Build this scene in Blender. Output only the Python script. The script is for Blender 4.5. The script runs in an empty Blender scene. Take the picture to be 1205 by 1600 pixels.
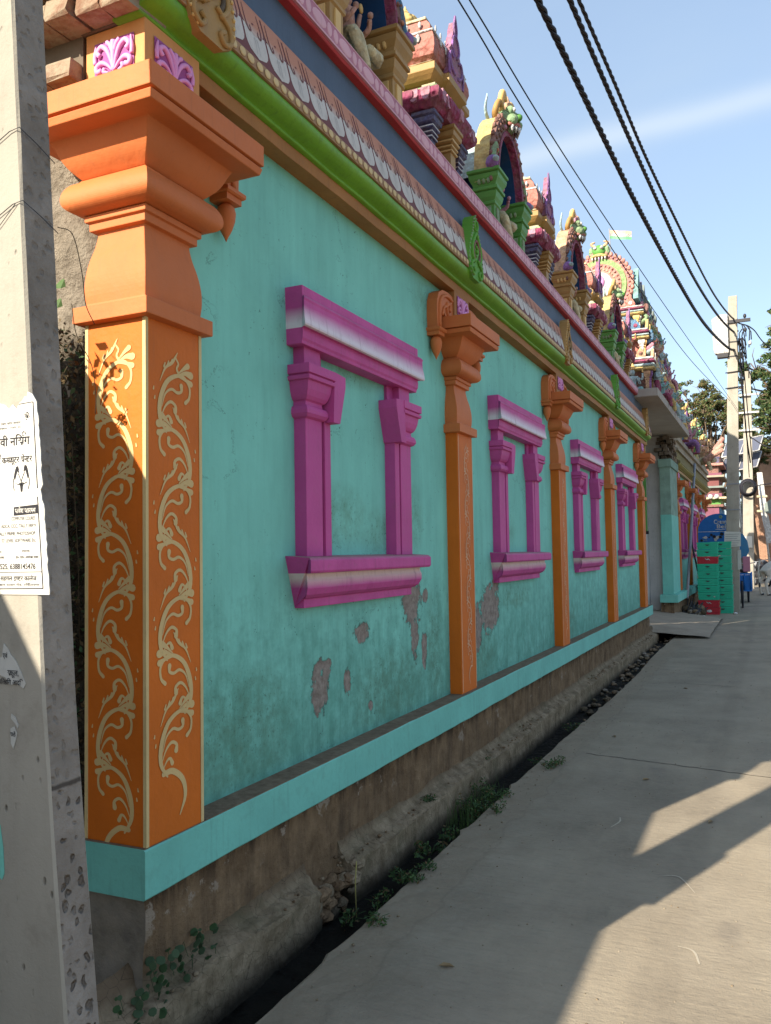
import bpy, math, random
import numpy as np
from mathutils import Vector, Matrix
R = random.Random(7)
NR = np.random.RandomState(7)
PI = math.pi
sc = bpy.context.scene
COL = sc.collection

# ------------------------------------------------------------------ camera
def make_camera():
    f, yaw, pitch, roll = 1308.15, .4310, .0497, -.0163
    cy, sy, cp, sp = math.cos(yaw), math.sin(yaw), math.cos(pitch), math.sin(pitch)
    F = Vector((-sy*cp, cy*cp, sp)); Rt = Vector((cy, sy, 0)); U = Rt.cross(F)
    c, s = math.cos(roll), math.sin(roll)
    R2 = c*Rt + s*U; U2 = -s*Rt + c*U
    cam = bpy.data.cameras.new('camera'); o = bpy.data.objects.new('camera', cam); COL.objects.link(o)
    M = Matrix(((R2.x, U2.x, -F.x), (R2.y, U2.y, -F.y), (R2.z, U2.z, -F.z))).to_4x4()
    M.translation = (2.0, 0, 1.6)
    o.matrix_world = M
    cam.sensor_fit = 'VERTICAL'; cam.sensor_height = 24; cam.lens = 24*f/1600
    cam.clip_start = .05; cam.clip_end = 2000
    sc.camera = o
make_camera()

# ------------------------------------------------------------------ light
SUN = Vector((.68, 1.65, -1.0)).normalized()          # the way the sunlight travels
STREAK_N = (.04684, .44464, -.89448); STREAK_C = (-.0974, .8932, .4389)
def make_light():
    l = bpy.data.lights.new('sun', 'SUN'); l.energy = 5.0; l.angle = math.radians(.55); l.color = (1, .89, .73)
    o = bpy.data.objects.new('sun', l); COL.objects.link(o)
    o.rotation_euler = SUN.to_track_quat('-Z', 'Y').to_euler(); o.location = (-10, -20, 20)
    w = bpy.data.worlds.new('World'); sc.world = w; w.use_nodes = True
    nt = w.node_tree; N = nt.nodes; L = nt.links
    bg = N['Background']; out = N['World Output']
    sky = N.new('ShaderNodeTexSky'); sky.sky_type = 'NISHITA'; sky.sun_disc = False
    sky.sun_elevation = math.asin(-SUN.z); sky.sun_rotation = math.atan2(-SUN.x, -SUN.y)
    sky.air_density = 1.0; sky.dust_density = 1.2; sky.ozone_density = 1.0
    # thin high cirrus: soft whitish streaks, everywhere in the sky
    tc = N.new('ShaderNodeTexCoord'); mp = N.new('ShaderNodeMapping')
    mp.inputs['Rotation'].default_value = (.3, .5, .55); mp.inputs['Scale'].default_value = (1.2, 5.0, 2.2)
    no = N.new('ShaderNodeTexNoise'); no.inputs['Scale'].default_value = 1.6; no.inputs['Detail'].default_value = 6; no.inputs['Roughness'].default_value = .5
    no.inputs['Distortion'].default_value = .4
    rp = N.new('ShaderNodeMapRange'); rp.inputs[1].default_value = .42; rp.inputs[2].default_value = .8; rp.inputs[3].default_value = 0.46; rp.inputs[4].default_value = .74
    mx = N.new('ShaderNodeMix'); mx.data_type = 'RGBA'
    mx.inputs[7].default_value = (1.95, 2.5, 3.15, 1)
    L.new(tc.outputs['Generated'], mp.inputs[0]); L.new(mp.outputs[0], no.inputs['Vector']); L.new(no.outputs['Fac'], rp.inputs[0])
    L.new(rp.outputs[0], mx.inputs[0]); L.new(sky.outputs[0], mx.inputs[6]); # one long thin streak of cloud
    geo = tc.outputs['Generated']
    def vm(op, v): n = N.new('ShaderNodeVectorMath'); n.operation = op; L.new(geo, n.inputs[0]); n.inputs[1].default_value = v; return n.outputs['Value']
    def mt(op, a, b):
        n = N.new('ShaderNodeMath'); n.operation = op
        for i, x in enumerate((a, b)):
            if isinstance(x, (int, float)): n.inputs[i].default_value = x
            else: L.new(x, n.inputs[i])
        return n.outputs[0]
    d = vm('DOT_PRODUCT', STREAK_N); d = mt('ADD', d, mt('MULTIPLY', mt('SUBTRACT', no.outputs['Fac'], .5), .03))
    band = mt('POWER', 2.718, mt('MULTIPLY', mt('MULTIPLY', d, d), -6500.0))
    sp = mt('MULTIPLY', mt('MAXIMUM', mt('MULTIPLY', mt('SUBTRACT', vm('DOT_PRODUCT', STREAK_C), .90), 9.0), 0.0), .62)
    m2 = N.new('ShaderNodeMix'); m2.data_type = 'RGBA'; m2.inputs[7].default_value = (2.9, 3.3, 3.7, 1); L.new(mt('MULTIPLY', band, sp), m2.inputs[0]); L.new(mx.outputs[2], m2.inputs[6]); L.new(m2.outputs[2], bg.inputs[0])
    bg.inputs[1].default_value = .13
make_light()
sc.view_settings.view_transform = 'Standard'; sc.view_settings.look = 'None'
sc.view_settings.exposure = 1.13; sc.view_settings.gamma = 1; sc.view_settings.use_curve_mapping = False

# ------------------------------------------------------------------ materials
class NT:
    def __init__(s, name):
        s.m = bpy.data.materials.new(name); s.m.use_nodes = True; s.t = s.m.node_tree; s.N = s.t.nodes; s.L = s.t.links
        s.b = s.N['Principled BSDF']; s.pos = s.N.new('ShaderNodeNewGeometry').outputs['Position']
    def map(s, scale=(1, 1, 1), loc=(0, 0, 0)):
        n = s.N.new('ShaderNodeMapping'); n.inputs['Scale'].default_value = scale; n.inputs['Location'].default_value = loc
        s.L.new(s.pos, n.inputs[0]); return n.outputs[0]
    def noise(s, scale, detail=4, rough=.55, vec=None, dist=0):
        n = s.N.new('ShaderNodeTexNoise'); n.inputs['Scale'].default_value = scale; n.inputs['Detail'].default_value = detail
        n.inputs['Roughness'].default_value = rough; n.inputs['Distortion'].default_value = dist
        s.L.new(vec if vec is not None else s.pos, n.inputs['Vector']); return n.outputs['Fac']
    def vor(s, scale, vec=None, feat='F1', out='Distance'):
        n = s.N.new('ShaderNodeTexVoronoi'); n.inputs['Scale'].default_value = scale; n.feature = feat
        s.L.new(vec if vec is not None else s.pos, n.inputs['Vector']); return n.outputs[out]
    def rng(s, v, a, b, c=0., d=1.):
        n = s.N.new('ShaderNodeMapRange'); n.clamp = True
        for i, x in enumerate((a, b, c, d)): n.inputs[i+1].default_value = x
        s.L.new(v, n.inputs[0]); return n.outputs[0]
    def math(s, op, a, b=None):
        n = s.N.new('ShaderNodeMath'); n.operation = op
        for i, x in enumerate((a, b)):
            if x is None: continue
            if isinstance(x, (int, float)): n.inputs[i].default_value = x
            else: s.L.new(x, n.inputs[i])
        return n.outputs[0]
    def mix(s, f, a, b, mode='MIX'):
        n = s.N.new('ShaderNodeMix'); n.data_type = 'RGBA'; n.blend_type = mode
        for i, x in ((0, f), (6, a), (7, b)):
            if isinstance(x, (int, float)): n.inputs[i].default_value = x
            elif isinstance(x, tuple): n.inputs[i].default_value = (*x[:3], 1)
            else: s.L.new(x, n.inputs[i])
        return n.outputs[2]
    def xyz(s):
        n = s.N.new('ShaderNodeSeparateXYZ'); s.L.new(s.pos, n.inputs[0]); return n.outputs
    def bump(s, h, strength=.3, dist=.01, prev=None):
        n = s.N.new('ShaderNodeBump'); n.inputs['Strength'].default_value = strength; n.inputs['Distance'].default_value = dist
        s.L.new(h, n.inputs['Height'])
        if prev is not None: s.L.new(prev, n.inputs['Normal'])
        return n.outputs[0]
    def done(s, col, rough=.8, nrm=None, spec=.25):
        if isinstance(col, tuple): s.b.inputs['Base Color'].default_value = (*col[:3], 1)
        else: s.L.new(col, s.b.inputs['Base Color'])
        if isinstance(rough, (int, float)): s.b.inputs['Roughness'].default_value = rough
        else: s.L.new(rough, s.b.inputs['Roughness'])
        s.b.inputs['Specular IOR Level'].default_value = spec
        if nrm is not None: s.L.new(nrm, s.b.inputs['Normal'])
        return s.m
def dk(c, k): return tuple(min(1, x*k) for x in c)
MC = {}
def paint(name, col, rough=.75, var=.14, dirt=.25, dcol=(.16, .12, .09), bump=.25, scale=1.0, spec=.25):
    """old wall paint: uneven tone, thin grime, plaster grain"""
    if name in MC: return MC[name]
    n = NT(name)
    big = n.noise(3.5*scale, 5, .6); fine = n.noise(55*scale, 4, .6) if scale != 1.6 else n.noise(130, 3, .6); mid = n.noise(14*scale, 5, .65)
    c = n.mix(n.rng(big, .3, .7), dk(col, 1-var), dk(col, 1+var*.7))
    c = n.mix(n.math('MULTIPLY', n.rng(mid, .52, .75), dirt), c, dcol)
    c = n.mix(n.math('MULTIPLY', n.rng(fine, .55, .8), dirt*.7), c, dk(col, .55))
    st = n.noise(1, 4, .65, n.map((34*scale, 34*scale, 3.0*scale), (1.3, 2.1, .4)))
    c = n.mix(n.math('MULTIPLY', n.rng(st, .56, .78), min(.5, dirt*1.6)), c, tuple((a+b)/2 for a, b in zip(dcol, dk(col, .5))))
    chip = n.math('MULTIPLY', n.rng(n.noise(33, 5, .8, n.map((1, 1, 1), (8, 1, 3))), .71, .735), n.rng(big, .45, .6)); c = n.mix(n.math('MULTIPLY', chip, .55), c, (.42, .38, .33))
    if scale == 1.6:        # moulded ornament: carved cells, coloured darker between them
        v = n.vor(17, None, 'SMOOTH_F1'); v2 = n.vor(36); cell = n.math('MULTIPLY', n.rng(v, .30, .62), .42); c = n.mix(cell, c, dcol); c = n.mix(n.math('MULTIPLY', n.rng(v2, .30, .6), .22), c, dk(col, .45))
        b0 = n.bump(n.math('SUBTRACT', 1, v), .9, .030); b0 = n.bump(n.math('SUBTRACT', 1, v2), .6, .012, b0)
    b = n.bump(fine, bump, .003, b0 if scale == 1.6 else None); b = n.bump(mid, bump, .006, b); b = n.bump(n.math('SUBTRACT', 1, chip), .4, .003, b); b = n.bump(big, .15, .03, b)
    MC[name] = n.done(c, rough, b, spec); return MC[name]
def flat(name, col, rough=.7, spec=.3):
    if name in MC: return MC[name]
    n = NT(name); f = n.noise(20, 3)
    MC[name] = n.done(n.mix(n.rng(f, .3, .7), dk(col, .88), dk(col, 1.08)), rough, None, spec); return MC[name]

PEEL = [(3.72, .93, .085, .13), (3.80, 1.02, .05, .05), (4.02, .92, .04, .07), (4.20, 1.16, .10, .06), (4.92, 1.30, .16, .16), (4.96, 1.07, .06, .16), (5.12, .98, .05, .12), (5.15, 1.32, .05, .05),
        (6.55, 1.15, .26, .20), (6.20, 1.02, .14, .18), (6.05, .86, .06, .1), (6.7, 1.33, .1, .07), (4.3, .74, .03, .03)]
def mat_teal(col=(.20, .53, .44)):
    n = NT('teal_wall_paint'); x, y, z = n.xyz()
    big = n.noise(1.6, 5, .6); fine = n.noise(70, 5, .65); mid = n.noise(11, 6, .68)
    streak = n.noise(1, 5, .6, n.map((9, 9, 1.1))); st2 = n.noise(1, 4, .7, n.map((26, 26, 2.4), (3, 1, 2)))
    c = n.mix(n.rng(big, .3, .72), dk(col, .82), dk(col, 1.1))
    c = n.mix(n.rng(streak, .35, .75, 0, .5), c, dk(col, 1.22))
    low = n.rng(z, 1.7, .6)
    # damp, greenish dark grime low on the wall
    g = n.math('MULTIPLY', n.rng(n.math('ADD', n.math('MULTIPLY', low, .36), n.math('MULTIPLY', mid, .8)), .50, .84), .55)
    c = n.mix(g, c, (.045, .13, .095))
    s = n.math('MULTIPLY', n.rng(st2, .5, .76), n.rng(low, 0, 1, .12, .6)); c = n.mix(s, c, (.06, .2, .15))
    bl = n.math('MULTIPLY', n.rng(n.math('ADD', n.noise(4.5, 7, .68, n.map((1, 1, .8), (5, 2, 8))), n.math('MULTIPLY', low, .10)), .53, .66), n.rng(low, 0, 1, .05, .5)); c = n.mix(bl, c, (.085, .27, .21))
    # pale scuffs where the top coat thinned
    c = n.mix(n.math('MULTIPLY', n.rng(n.noise(5, 7, .72, n.map((1, 1, 1), (4, 9, 1))), .56, .72), .35), c, (.24, .58, .49))
    # mould specks
    sp = n.math('MULTIPLY', n.rng(n.noise(38, 3, .75), .66, .70), n.rng(n.noise(3.2, 3, .5, n.map((1, 1, 1), (7, 3, 1))), .46, .6)); c = n.mix(n.math('MULTIPLY', sp, .8), c, (.02, .04, .03))
    # hairline cracks
    vv = n.vor(2.6, n.map((1, 1, 1.6), (.4, .2, 0)), 'DISTANCE_TO_EDGE')
    wob = n.math('ADD', vv, n.math('MULTIPLY', n.math('SUBTRACT', n.noise(5, 7, .75), .5), .55))
    cr = n.math('MULTIPLY', n.rng(n.math('ABSOLUTE', wob), .006, .0), n.rng(n.noise(1.7, 2), .53, .6)); c = n.mix(n.math('MULTIPLY', cr, .75), c, (.03, .05, .04))
    # olive mould blooms
    ga = None
    for (py, pz, ry, rz) in ((3.98, 1.80, .30, .17), (4.45, 1.72, .25, .14), (4.98, 1.82, .14, .22), (4.1, 2.60, .35, .07), (5.25, 3.30, .22, .16), (3.05, .85, .4, .25), (4.6, .80, .5, .22), (5.3, .95, .15, .4), (7.0, 1.78, .3, .15), (7.3, 1.2, .5, .1), (6.3, .8, .4, .2), (9.4, .8, .5, .2), (12.6, .8, .4, .2)):
        a = n.math('DIVIDE', n.math('SUBTRACT', y, py), ry); b = n.math('DIVIDE', n.math('SUBTRACT', z, pz), rz)
        d = n.math('ADD', n.math('MULTIPLY', a, a), n.math('MULTIPLY', b, b)); ga = d if ga is None else n.math('MINIMUM', ga, d)
    gm = n.rng(ga, 1.5, .1); c = n.mix(n.math('MULTIPLY', gm, n.rng(mid, .38, .7, .1, .6)), c, (.10, .19, .115))
    c = n.mix(n.math('MULTIPLY', n.math('MULTIPLY', n.rng(n.noise(52, 4, .8), .58, .66), gm), .6), c, (.025, .045, .03))
    # flaked patches showing plaster
    acc = None; dn = n.math('MULTIPLY', n.math('SUBTRACT', n.noise(13, 6, .72), .5), 2.6)
    for (py, pz, ry, rz) in PEEL:
        a = n.math('DIVIDE', n.math('SUBTRACT', y, py), ry*1.22); b = n.math('DIVIDE', n.math('SUBTRACT', z, pz), rz*1.22)
        d = n.math('ADD', n.math('MULTIPLY', a, a), n.math('MULTIPLY', b, b)); acc = d if acc is None else n.math('MINIMUM', acc, d)
    e = n.math('ADD', acc, dn)
    pk = n.rng(e, .62, .5); rim = n.math('MULTIPLY', n.math('MULTIPLY', n.rng(e, .80, .62), n.rng(e, .5, .6)), n.rng(n.noise(31, 3, .6), .45, .6))
    plaster = n.mix(n.rng(n.noise(24, 5, .7), .35, .65), (.17, .135, .11), (.30, .26, .225))
    c = n.mix(n.math('MULTIPLY', rim, .8), c, (.03, .05, .04)); c = n.mix(pk, c, plaster)
    b = n.bump(fine, .35, .003); b = n.bump(mid, .35, .008, b); b = n.bump(n.math('SUBTRACT', 1, pk), .8, .006, b)
    return n.done(c, .82, b, .2)
M_TEAL = mat_teal()
M_PLINTH = paint('teal_plinth_paint', (.17, .50, .42), .7, .12, .34, (.10, .22, .18), .35)
def mat_dust():
    n = NT('dusty_ledge'); f = n.noise(22, 5, .7)
    c = n.mix(n.rng(f, .3, .7), (.13, .095, .065), (.24, .185, .13)); return n.done(c, .95, n.bump(f, .5, .01), .1)
M_DUST = mat_dust()
M_ORANGE = paint('orange_paint', (.54, .155, .045), .62, .1, .16, (.30, .13, .07), .22)
M_ORANGE2 = paint('deep_orange_paint', (.58, .135, .010), .6, .12, .14, (.28, .10, .04), .25)
M_OCHRE = paint('ochre_orange_paint', (.36, .16, .05), .7, .16, .3, (.16, .09, .05), .3)
M_CREAMLINE = paint('cream_scroll_paint', (.60, .43, .19), .65, .1, .12)
M_CREAMEDGE = paint('cream_edge_line', (.60, .46, .22), .65, .12, .2)
M_PALELINE = paint('pale_scroll_paint', (.66, .40, .24), .65, .1, .12)
M_PURPLE = paint('magenta_purple_paint', (.50, .075, .27), .62, .12, .2, (.22, .10, .12), .3)
M_LILAC = paint('lilac_relief_paint', (.72, .32, .62), .65, .12, .15)
M_LILACB = paint('lilac_relief_ground', (.33, .08, .26), .7)
def mat_window(name, zlo, zhi, up, end_dirt):
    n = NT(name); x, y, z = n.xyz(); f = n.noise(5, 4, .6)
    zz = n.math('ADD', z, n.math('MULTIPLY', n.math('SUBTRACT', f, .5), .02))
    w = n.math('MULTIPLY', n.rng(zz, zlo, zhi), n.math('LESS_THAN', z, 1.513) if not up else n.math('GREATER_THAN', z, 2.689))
    grain = n.noise(60, 5, .65)
    c = n.mix(n.rng(n.noise(6, 4), .3, .7), (.44, .062, .235), (.55, .085, .30))
    c = n.mix(w, c, end_dirt); c = n.mix(n.math('MULTIPLY', n.rng(n.noise(17, 6, .7), .55, .75), .25), c, (.2, .12, .12))
    g = n.N.new('ShaderNodeNewGeometry'); sn = n.N.new('ShaderNodeSeparateXYZ'); n.L.new(g.outputs['Normal'], sn.inputs[0])
    c = n.mix(n.math('MULTIPLY', n.rng(sn.outputs[2], .45, .85), .7), c, (.27, .20, .15))
    st = n.noise(1, 4, .65, n.map((30, 30, 2.5), (2, 4, 1))); c = n.mix(n.math('MULTIPLY', n.rng(st, .55, .75), .4), c, (.22, .07, .13))
    chip = n.rng(n.noise(26, 5, .8, n.map((1, 1, 1), (4, 7, 2))), .69, .715); c = n.mix(n.math('MULTIPLY', chip, .8), c, (.5, .42, .42))
    return n.done(c, .62, n.bump(grain, .35, .004, n.bump(n.noise(5, 4), .3, .02, n.bump(n.math('SUBTRACT', 1, chip), .5, .003))), .25)
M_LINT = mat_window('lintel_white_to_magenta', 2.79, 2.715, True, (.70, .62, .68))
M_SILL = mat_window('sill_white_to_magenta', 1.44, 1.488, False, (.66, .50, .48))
M_GREEN = paint('grass_green_paint', (.14, .34, .018), .5, .14, .4, (.05, .12, .02), .3, 1, .35)
M_GREENL = paint('bright_green_ornament', (.11, .32, .04), .6, .12, .2)
M_GOLD = paint('gold_ochre_paint', (.38, .23, .08), .55, .14, .2, (.2, .13, .07), .25)
M_GOLDL = paint('light_gold_paint', (.66, .44, .17), .55, .12, .15)
M_DOTBAND = paint('tan_band_paint', (.36, .22, .12), .7, .12, .25)
M_DOT = paint('cream_dot_paint', (.62, .47, .24), .65, .1, .15)
M_MAROON = paint('maroon_paint', (.17, .06, .06), .7, .12, .2)
M_SALMON = paint('salmon_band_paint', (.48, .22, .14), .7, .14, .2)
M_PETAL = paint('white_petal_paint', (.56, .52, .47), .7, .12, .45, (.30, .26, .24))
M_BLUEG = paint('blue_grey_paint', (.085, .125, .185), .7, .14, .25, (.06, .07, .08), .3)
M_RED = paint('dull_red_paint', (.42, .04, .045), .65, .12, .25)
M_PINKB = paint('mauve_pink_paint', (.46, .19, .26), .65, .1, .2)
M_PINKD = paint('pale_pink_oval_paint', (.66, .38, .44), .65, .08, .15)
M_MAG = paint('magenta_paint', (0.287, 0.047, 0.117), .7, .2, .42, (.17, .14, .11), .5, 1.6)
M_PINK = paint('bright_pink_paint', (0.541, 0.252, 0.334), .7, .2, .42, (.17, .14, .11), .5, 1.6)
M_CORAL = paint('coral_paint', (0.497, 0.179, 0.142), .7, .2, .42, (.17, .14, .11), .5, 1.6)
M_CREAM = paint('cream_yellow_paint', (0.666, 0.578, 0.356), .7, .2, .42, (.17, .14, .11), .5, 1.6)
M_YELLOW = paint('yellow_paint', (0.637, 0.467, 0.178), .7, .2, .42, (.17, .14, .11), .5, 1.6)
M_BLUE = paint('deep_blue_paint', (.012, .055, .15), .55, .12, .12)
M_SKYB = paint('sky_blue_paint', (0.09, 0.216, 0.364), .7, .2, .42, (.17, .14, .11), .5, 1.6)
M_PALEB = paint('pale_blue_paint', (0.404, 0.552, 0.574), .7, .2, .42, (.17, .14, .11), .5, 1.6)
M_INDIGO = paint('indigo_paint', (0.1, 0.1, 0.196), .7, .2, .42, (.17, .14, .11), .5, 1.6)
M_WHITE = paint('white_paint', (0.653, 0.653, 0.638), .7, .2, .42, (.17, .14, .11), .5, 1.6)
M_PEACH = paint('peach_paint', (0.652, 0.4, 0.238), .7, .2, .42, (.17, .14, .11), .5, 1.6)
M_GREEN3 = paint('column_green_paint', (.10, .28, .06), .5, .12, .15)
M_LEAFG = paint('pale_green_paint', (0.264, 0.412, 0.219), .7, .2, .42, (.17, .14, .11), .5, 1.6)
M_BROWNP = paint('red_brown_paint', (0.26, 0.126, 0.104), .7, .2, .42, (.17, .14, .11), .5, 1.6)
M_SKIN = paint('flesh_paint', (0.586, 0.32, 0.246), .7, .2, .42, (.17, .14, .11), .5, 1.6)
M_VIOLET = paint('violet_paint', (0.298, 0.142, 0.394), .7, .2, .42, (.17, .14, .11), .5, 1.6)
M_AQUA = paint('aqua_paint', (0.213, 0.435, 0.435), .7, .2, .42, (.17, .14, .11), .5, 1.6)
def mat_foundation():
    n = NT('soiled_plaster'); x, y, z = n.xyz()
    a = n.noise(7, 6, .7); b = n.noise(45, 5, .7); s = n.noise(1, 5, .65, n.map((14, 14, 2)))
    c = n.mix(n.rng(a, .3, .7), (.12, .075, .042), (.27, .18, .105))
    c = n.mix(n.rng(s, .45, .7, 0, .6), c, (.05, .035, .026))
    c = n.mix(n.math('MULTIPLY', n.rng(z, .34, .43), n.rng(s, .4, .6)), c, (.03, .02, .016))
    c = n.mix(n.math('MULTIPLY', n.rng(n.noise(5, 6, .75, n.map((1, 1, 1), (2, 5, 7))), .6, .64), n.rng(z, .2, .34)), c, (.32, .26, .20))
    return n.done(c, .95, n.bump(a, .9, .03, n.bump(b, .7, .01)), .1)
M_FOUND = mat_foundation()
def mat_ledge():
    n = NT('drain_concrete'); x, y, z = n.xyz(); a = n.noise(9, 6, .7); b = n.noise(60, 4, .7)
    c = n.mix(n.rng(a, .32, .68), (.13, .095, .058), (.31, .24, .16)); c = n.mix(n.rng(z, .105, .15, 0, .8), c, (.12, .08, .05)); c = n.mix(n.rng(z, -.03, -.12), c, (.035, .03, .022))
    v = n.vor(16, n.map((1, 1, 1)), 'DISTANCE_TO_EDGE'); c = n.mix(n.math('MULTIPLY', n.rng(n.math('ADD', v, n.math('MULTIPLY', b, .06)), .05, .035), .5), c, (.03, .024, .018))
    c = n.mix(n.math('MULTIPLY', n.rng(n.noise(4, 5, .7), .5, .7), .45), c, (.06, .065, .035))
    return n.done(c, .95, n.bump(a, .8, .02, n.bump(b, .6, .006)), .1)
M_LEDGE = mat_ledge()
def mat_road():
    n = NT('worn_concrete_road'); x, y, z = n.xyz()
    a = n.noise(1.3, 6, .6); g = n.noise(120, 3, .7); m = n.noise(28, 5, .7); br = n.noise(1, 4, .6, n.map((9, 42, 1)))
    c = n.mix(n.rng(a, .3, .7), (.205, .172, .128), (.33, .282, .212))
    c = n.mix(n.rng(m, .45, .75, 0, .35), c, (.33, .285, .215)); c = n.mix(n.rng(br, .5, .75, 0, .35), c, (.16, .135, .105))
    pit = n.rng(n.noise(75, 2, .6, n.map((1, 1, 1), (5, 5, 5))), .67, .74); c = n.mix(n.math('MULTIPLY', pit, .65), c, (.12, .10, .08))
    # dust and grime along the drain side
    side = n.math('MULTIPLY', n.rng(x, 1.0, .4), n.rng(n.noise(6, 6, .7), .4, .65)); c = n.mix(n.math('MULTIPLY', side, .7), c, (.20, .16, .11))
    ew = n.math('ADD', x, n.math('MULTIPLY', n.math('SUBTRACT', n.noise(2.2, 5, .6, n.map((1, 1, 1), (3, 3, 0))), .5), .30)); ln = n.rng(n.math('ABSOLUTE', n.math('SUBTRACT', ew, .56)), .012, .003); c = n.mix(n.rng(ew, .60, .52, 0, .55), c, n.mix(n.noise(30, 5, .7), (.20, .155, .105), (.33, .27, .195))); c = n.mix(n.math('MULTIPLY', ln, .16), c, (.10, .08, .06))
    dust = n.rng(n.noise(.9, 6, .7, n.map((1.6, .5, 1), (2, 7, 1))), .48, .62); c = n.mix(n.math('MULTIPLY', dust, .4), c, (.36, .30, .215))
    ty = n.rng(n.math('ABSOLUTE', n.math('SUBTRACT', n.math('ADD', x, n.math('MULTIPLY', n.noise(1.2, 2), .12)), 1.62)), .10, .04); c = n.mix(n.math('MULTIPLY', n.math('MULTIPLY', ty, n.noise(12, 5, .7)), .35), c, (.15, .125, .095))
    stain = n.rng(n.noise(2.3, 3, .5, n.map((1, .6, 1), (9, 1, 4))), .66, .72); c = n.mix(n.math('MULTIPLY', stain, .35), c, (.15, .13, .11))
    return n.done(c, .9, n.bump(g, .45, .004, n.bump(m, .55, .008, n.bump(br, .4, .008))), .2)
M_ROAD = mat_road()
def mat_ground():
    n = NT('brown_earth'); a = n.noise(3, 6, .7); b = n.noise(30, 5, .7)
    c = n.mix(n.rng(a, .3, .7), (.13, .095, .06), (.24, .18, .12)); return n.done(c, .95, n.bump(b, .7, .02), .1)
M_EARTH = mat_ground()
def mat_mud():
    n = NT('drain_mud'); a = n.noise(8, 6, .7)
    c = n.mix(n.rng(a, .35, .65), (.003, .003, .0025), (.012, .011, .008)); return n.done(c, n.rng(a, .4, .6, .5, .95), n.bump(a, .6, .02), .12)
M_MUD = mat_mud()
def mat_pole():
    n = NT('cast_concrete'); x, y, z = n.xyz(); a = n.noise(2.5, 5, .6, n.map((1, 1, .5))); b = n.noise(85, 4, .7)
    pits = n.rng(n.vor(26, n.map((1, 1, .55))), .16, .08); pm = n.math('MULTIPLY', pits, n.rng(n.noise(9, 3), .5, .6))
    c = n.mix(n.rng(a, .3, .7), (.29, .27, .225), (.39, .36, .305)); c = n.mix(n.math('MULTIPLY', pm, .75), c, (.13, .12, .10))
    c = n.mix(n.rng(n.noise(1, 5, .6, n.map((12, 12, 1))), .5, .75, 0, .3), c, (.19, .175, .15))
    c = n.mix(n.math('MULTIPLY', n.rng(n.noise(4, 6, .75), .52, .7), .4), c, (.16, .14, .115))
    c = n.mix(n.math('MULTIPLY', n.rng(z, 1.1, .2), .35), c, (.17, .15, .115))
    return n.done(c, .9, n.bump(n.math('SUBTRACT', 1, pm), .8, .006, n.bump(b, .5, .003)), .15)
M_POLE = mat_pole()
def mat_polerough():
    n = NT('rough_cast_concrete'); a = n.noise(7, 5, .65); b = n.noise(50, 4, .7)
    x, y, z = n.xyz(); wv = n.N.new('ShaderNodeVectorMath'); wv.operation = 'ADD'; nz = n.N.new('ShaderNodeTexNoise'); nz.inputs['Scale'].default_value = 30; n.L.new(n.pos, nz.inputs['Vector']); ws = n.N.new('ShaderNodeVectorMath'); ws.operation = 'SCALE'; ws.inputs['Scale'].default_value = .035; n.L.new(nz.outputs['Color'], ws.inputs[0]); n.L.new(n.map((1, 1, .8)), wv.inputs[0]); n.L.new(ws.outputs[0], wv.inputs[1]); v = n.vor(34, wv.outputs[0]); big = n.noise(3, 6, .7)
    c = n.mix(n.rng(a, .3, .7), (.20, .175, .148), (.31, .275, .24)); c = n.mix(n.rng(big, .45, .7, 0, .5), c, (.10, .078, .06))
    low = n.math('MULTIPLY', n.rng(z, 1.06, 1.04), n.rng(n.noise(6, 3), .38, .5)); pit = n.math('MULTIPLY', n.rng(v, .34, .16), n.math('ADD', n.math('MULTIPLY', low, .6), .28)); c = n.mix(pit, c, (.105, .085, .068))
    seam = n.rng(n.math('ABSOLUTE', n.math('SUBTRACT', n.math('ADD', z, n.math('MULTIPLY', n.noise(12, 3), .02)), 1.066)), .008, .003); c = n.mix(n.math('MULTIPLY', seam, .8), c, (.04, .032, .026))
    return n.done(c, .95, n.bump(n.math('SUBTRACT', 1, pit), 1, .012, n.bump(a, .9, .02, n.bump(b, .7, .006))), .1)
M_POLER = mat_polerough()
def mat_brick(name, c0, c1, wash):
    n = NT(name); a = n.noise(9, 5, .65); b = n.noise(60, 4, .7)
    c = n.mix(n.rng(a, .3, .7), c0, c1); c = n.mix(n.rng(n.noise(14, 5, .7), .38, .56, 0, wash), c, (.30, .25, .18))
    return n.done(c, .95, n.bump(a, .8, .012, n.bump(b, .6, .004)), .1)
M_BRICK = mat_brick('old_brick', (.17, .095, .065), (.27, .165, .11), .9)
M_BRICKB = mat_brick('far_brick', (.36, .17, .11), (.48, .26, .17), .5)
M_CEMENT = mat_brick('rough_cement', (.13, .115, .095), (.25, .22, .18), .3)
M_SLAB = paint('bare_slab_concrete', (.36, .33, .29), .85, .14, .3)
M_GREYW = paint('grey_whitewash', (.52, .50, .48), .85, .1, .25)
M_BLACK = flat('black_cable', (.012, .012, .018), .6)
M_DARK = flat('dark_metal', (.03, .03, .035), .5)
M_STEEL = flat('grey_metal', (.25, .26, .28), .45)
M_PAPER = paint('poster_paper', (.56, .55, .51), .85, .04, .06)
M_INK = flat('black_ink', (.02, .02, .025), .8)
M_CGREEN = paint('green_crate_plastic', (.010, .42, .26), .45, .1, .08, (.05, .1, .08), .05, 1, .4)
M_CRED = paint('red_crate_plastic', (.42, .012, .028), .45, .1, .08, (.1, .02, .02), .05, 1, .4)
M_SIGNB = flat('sign_blue', (.008, .13, .42), .5)
M_LEAF = flat('weed_leaf', (.06, .11, .03), .7); M_LEAF2 = flat('dark_leaf', (.035, .075, .025), .7)
M_DRY = flat('dry_leaf', (.12, .085, .04), .9)
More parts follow.
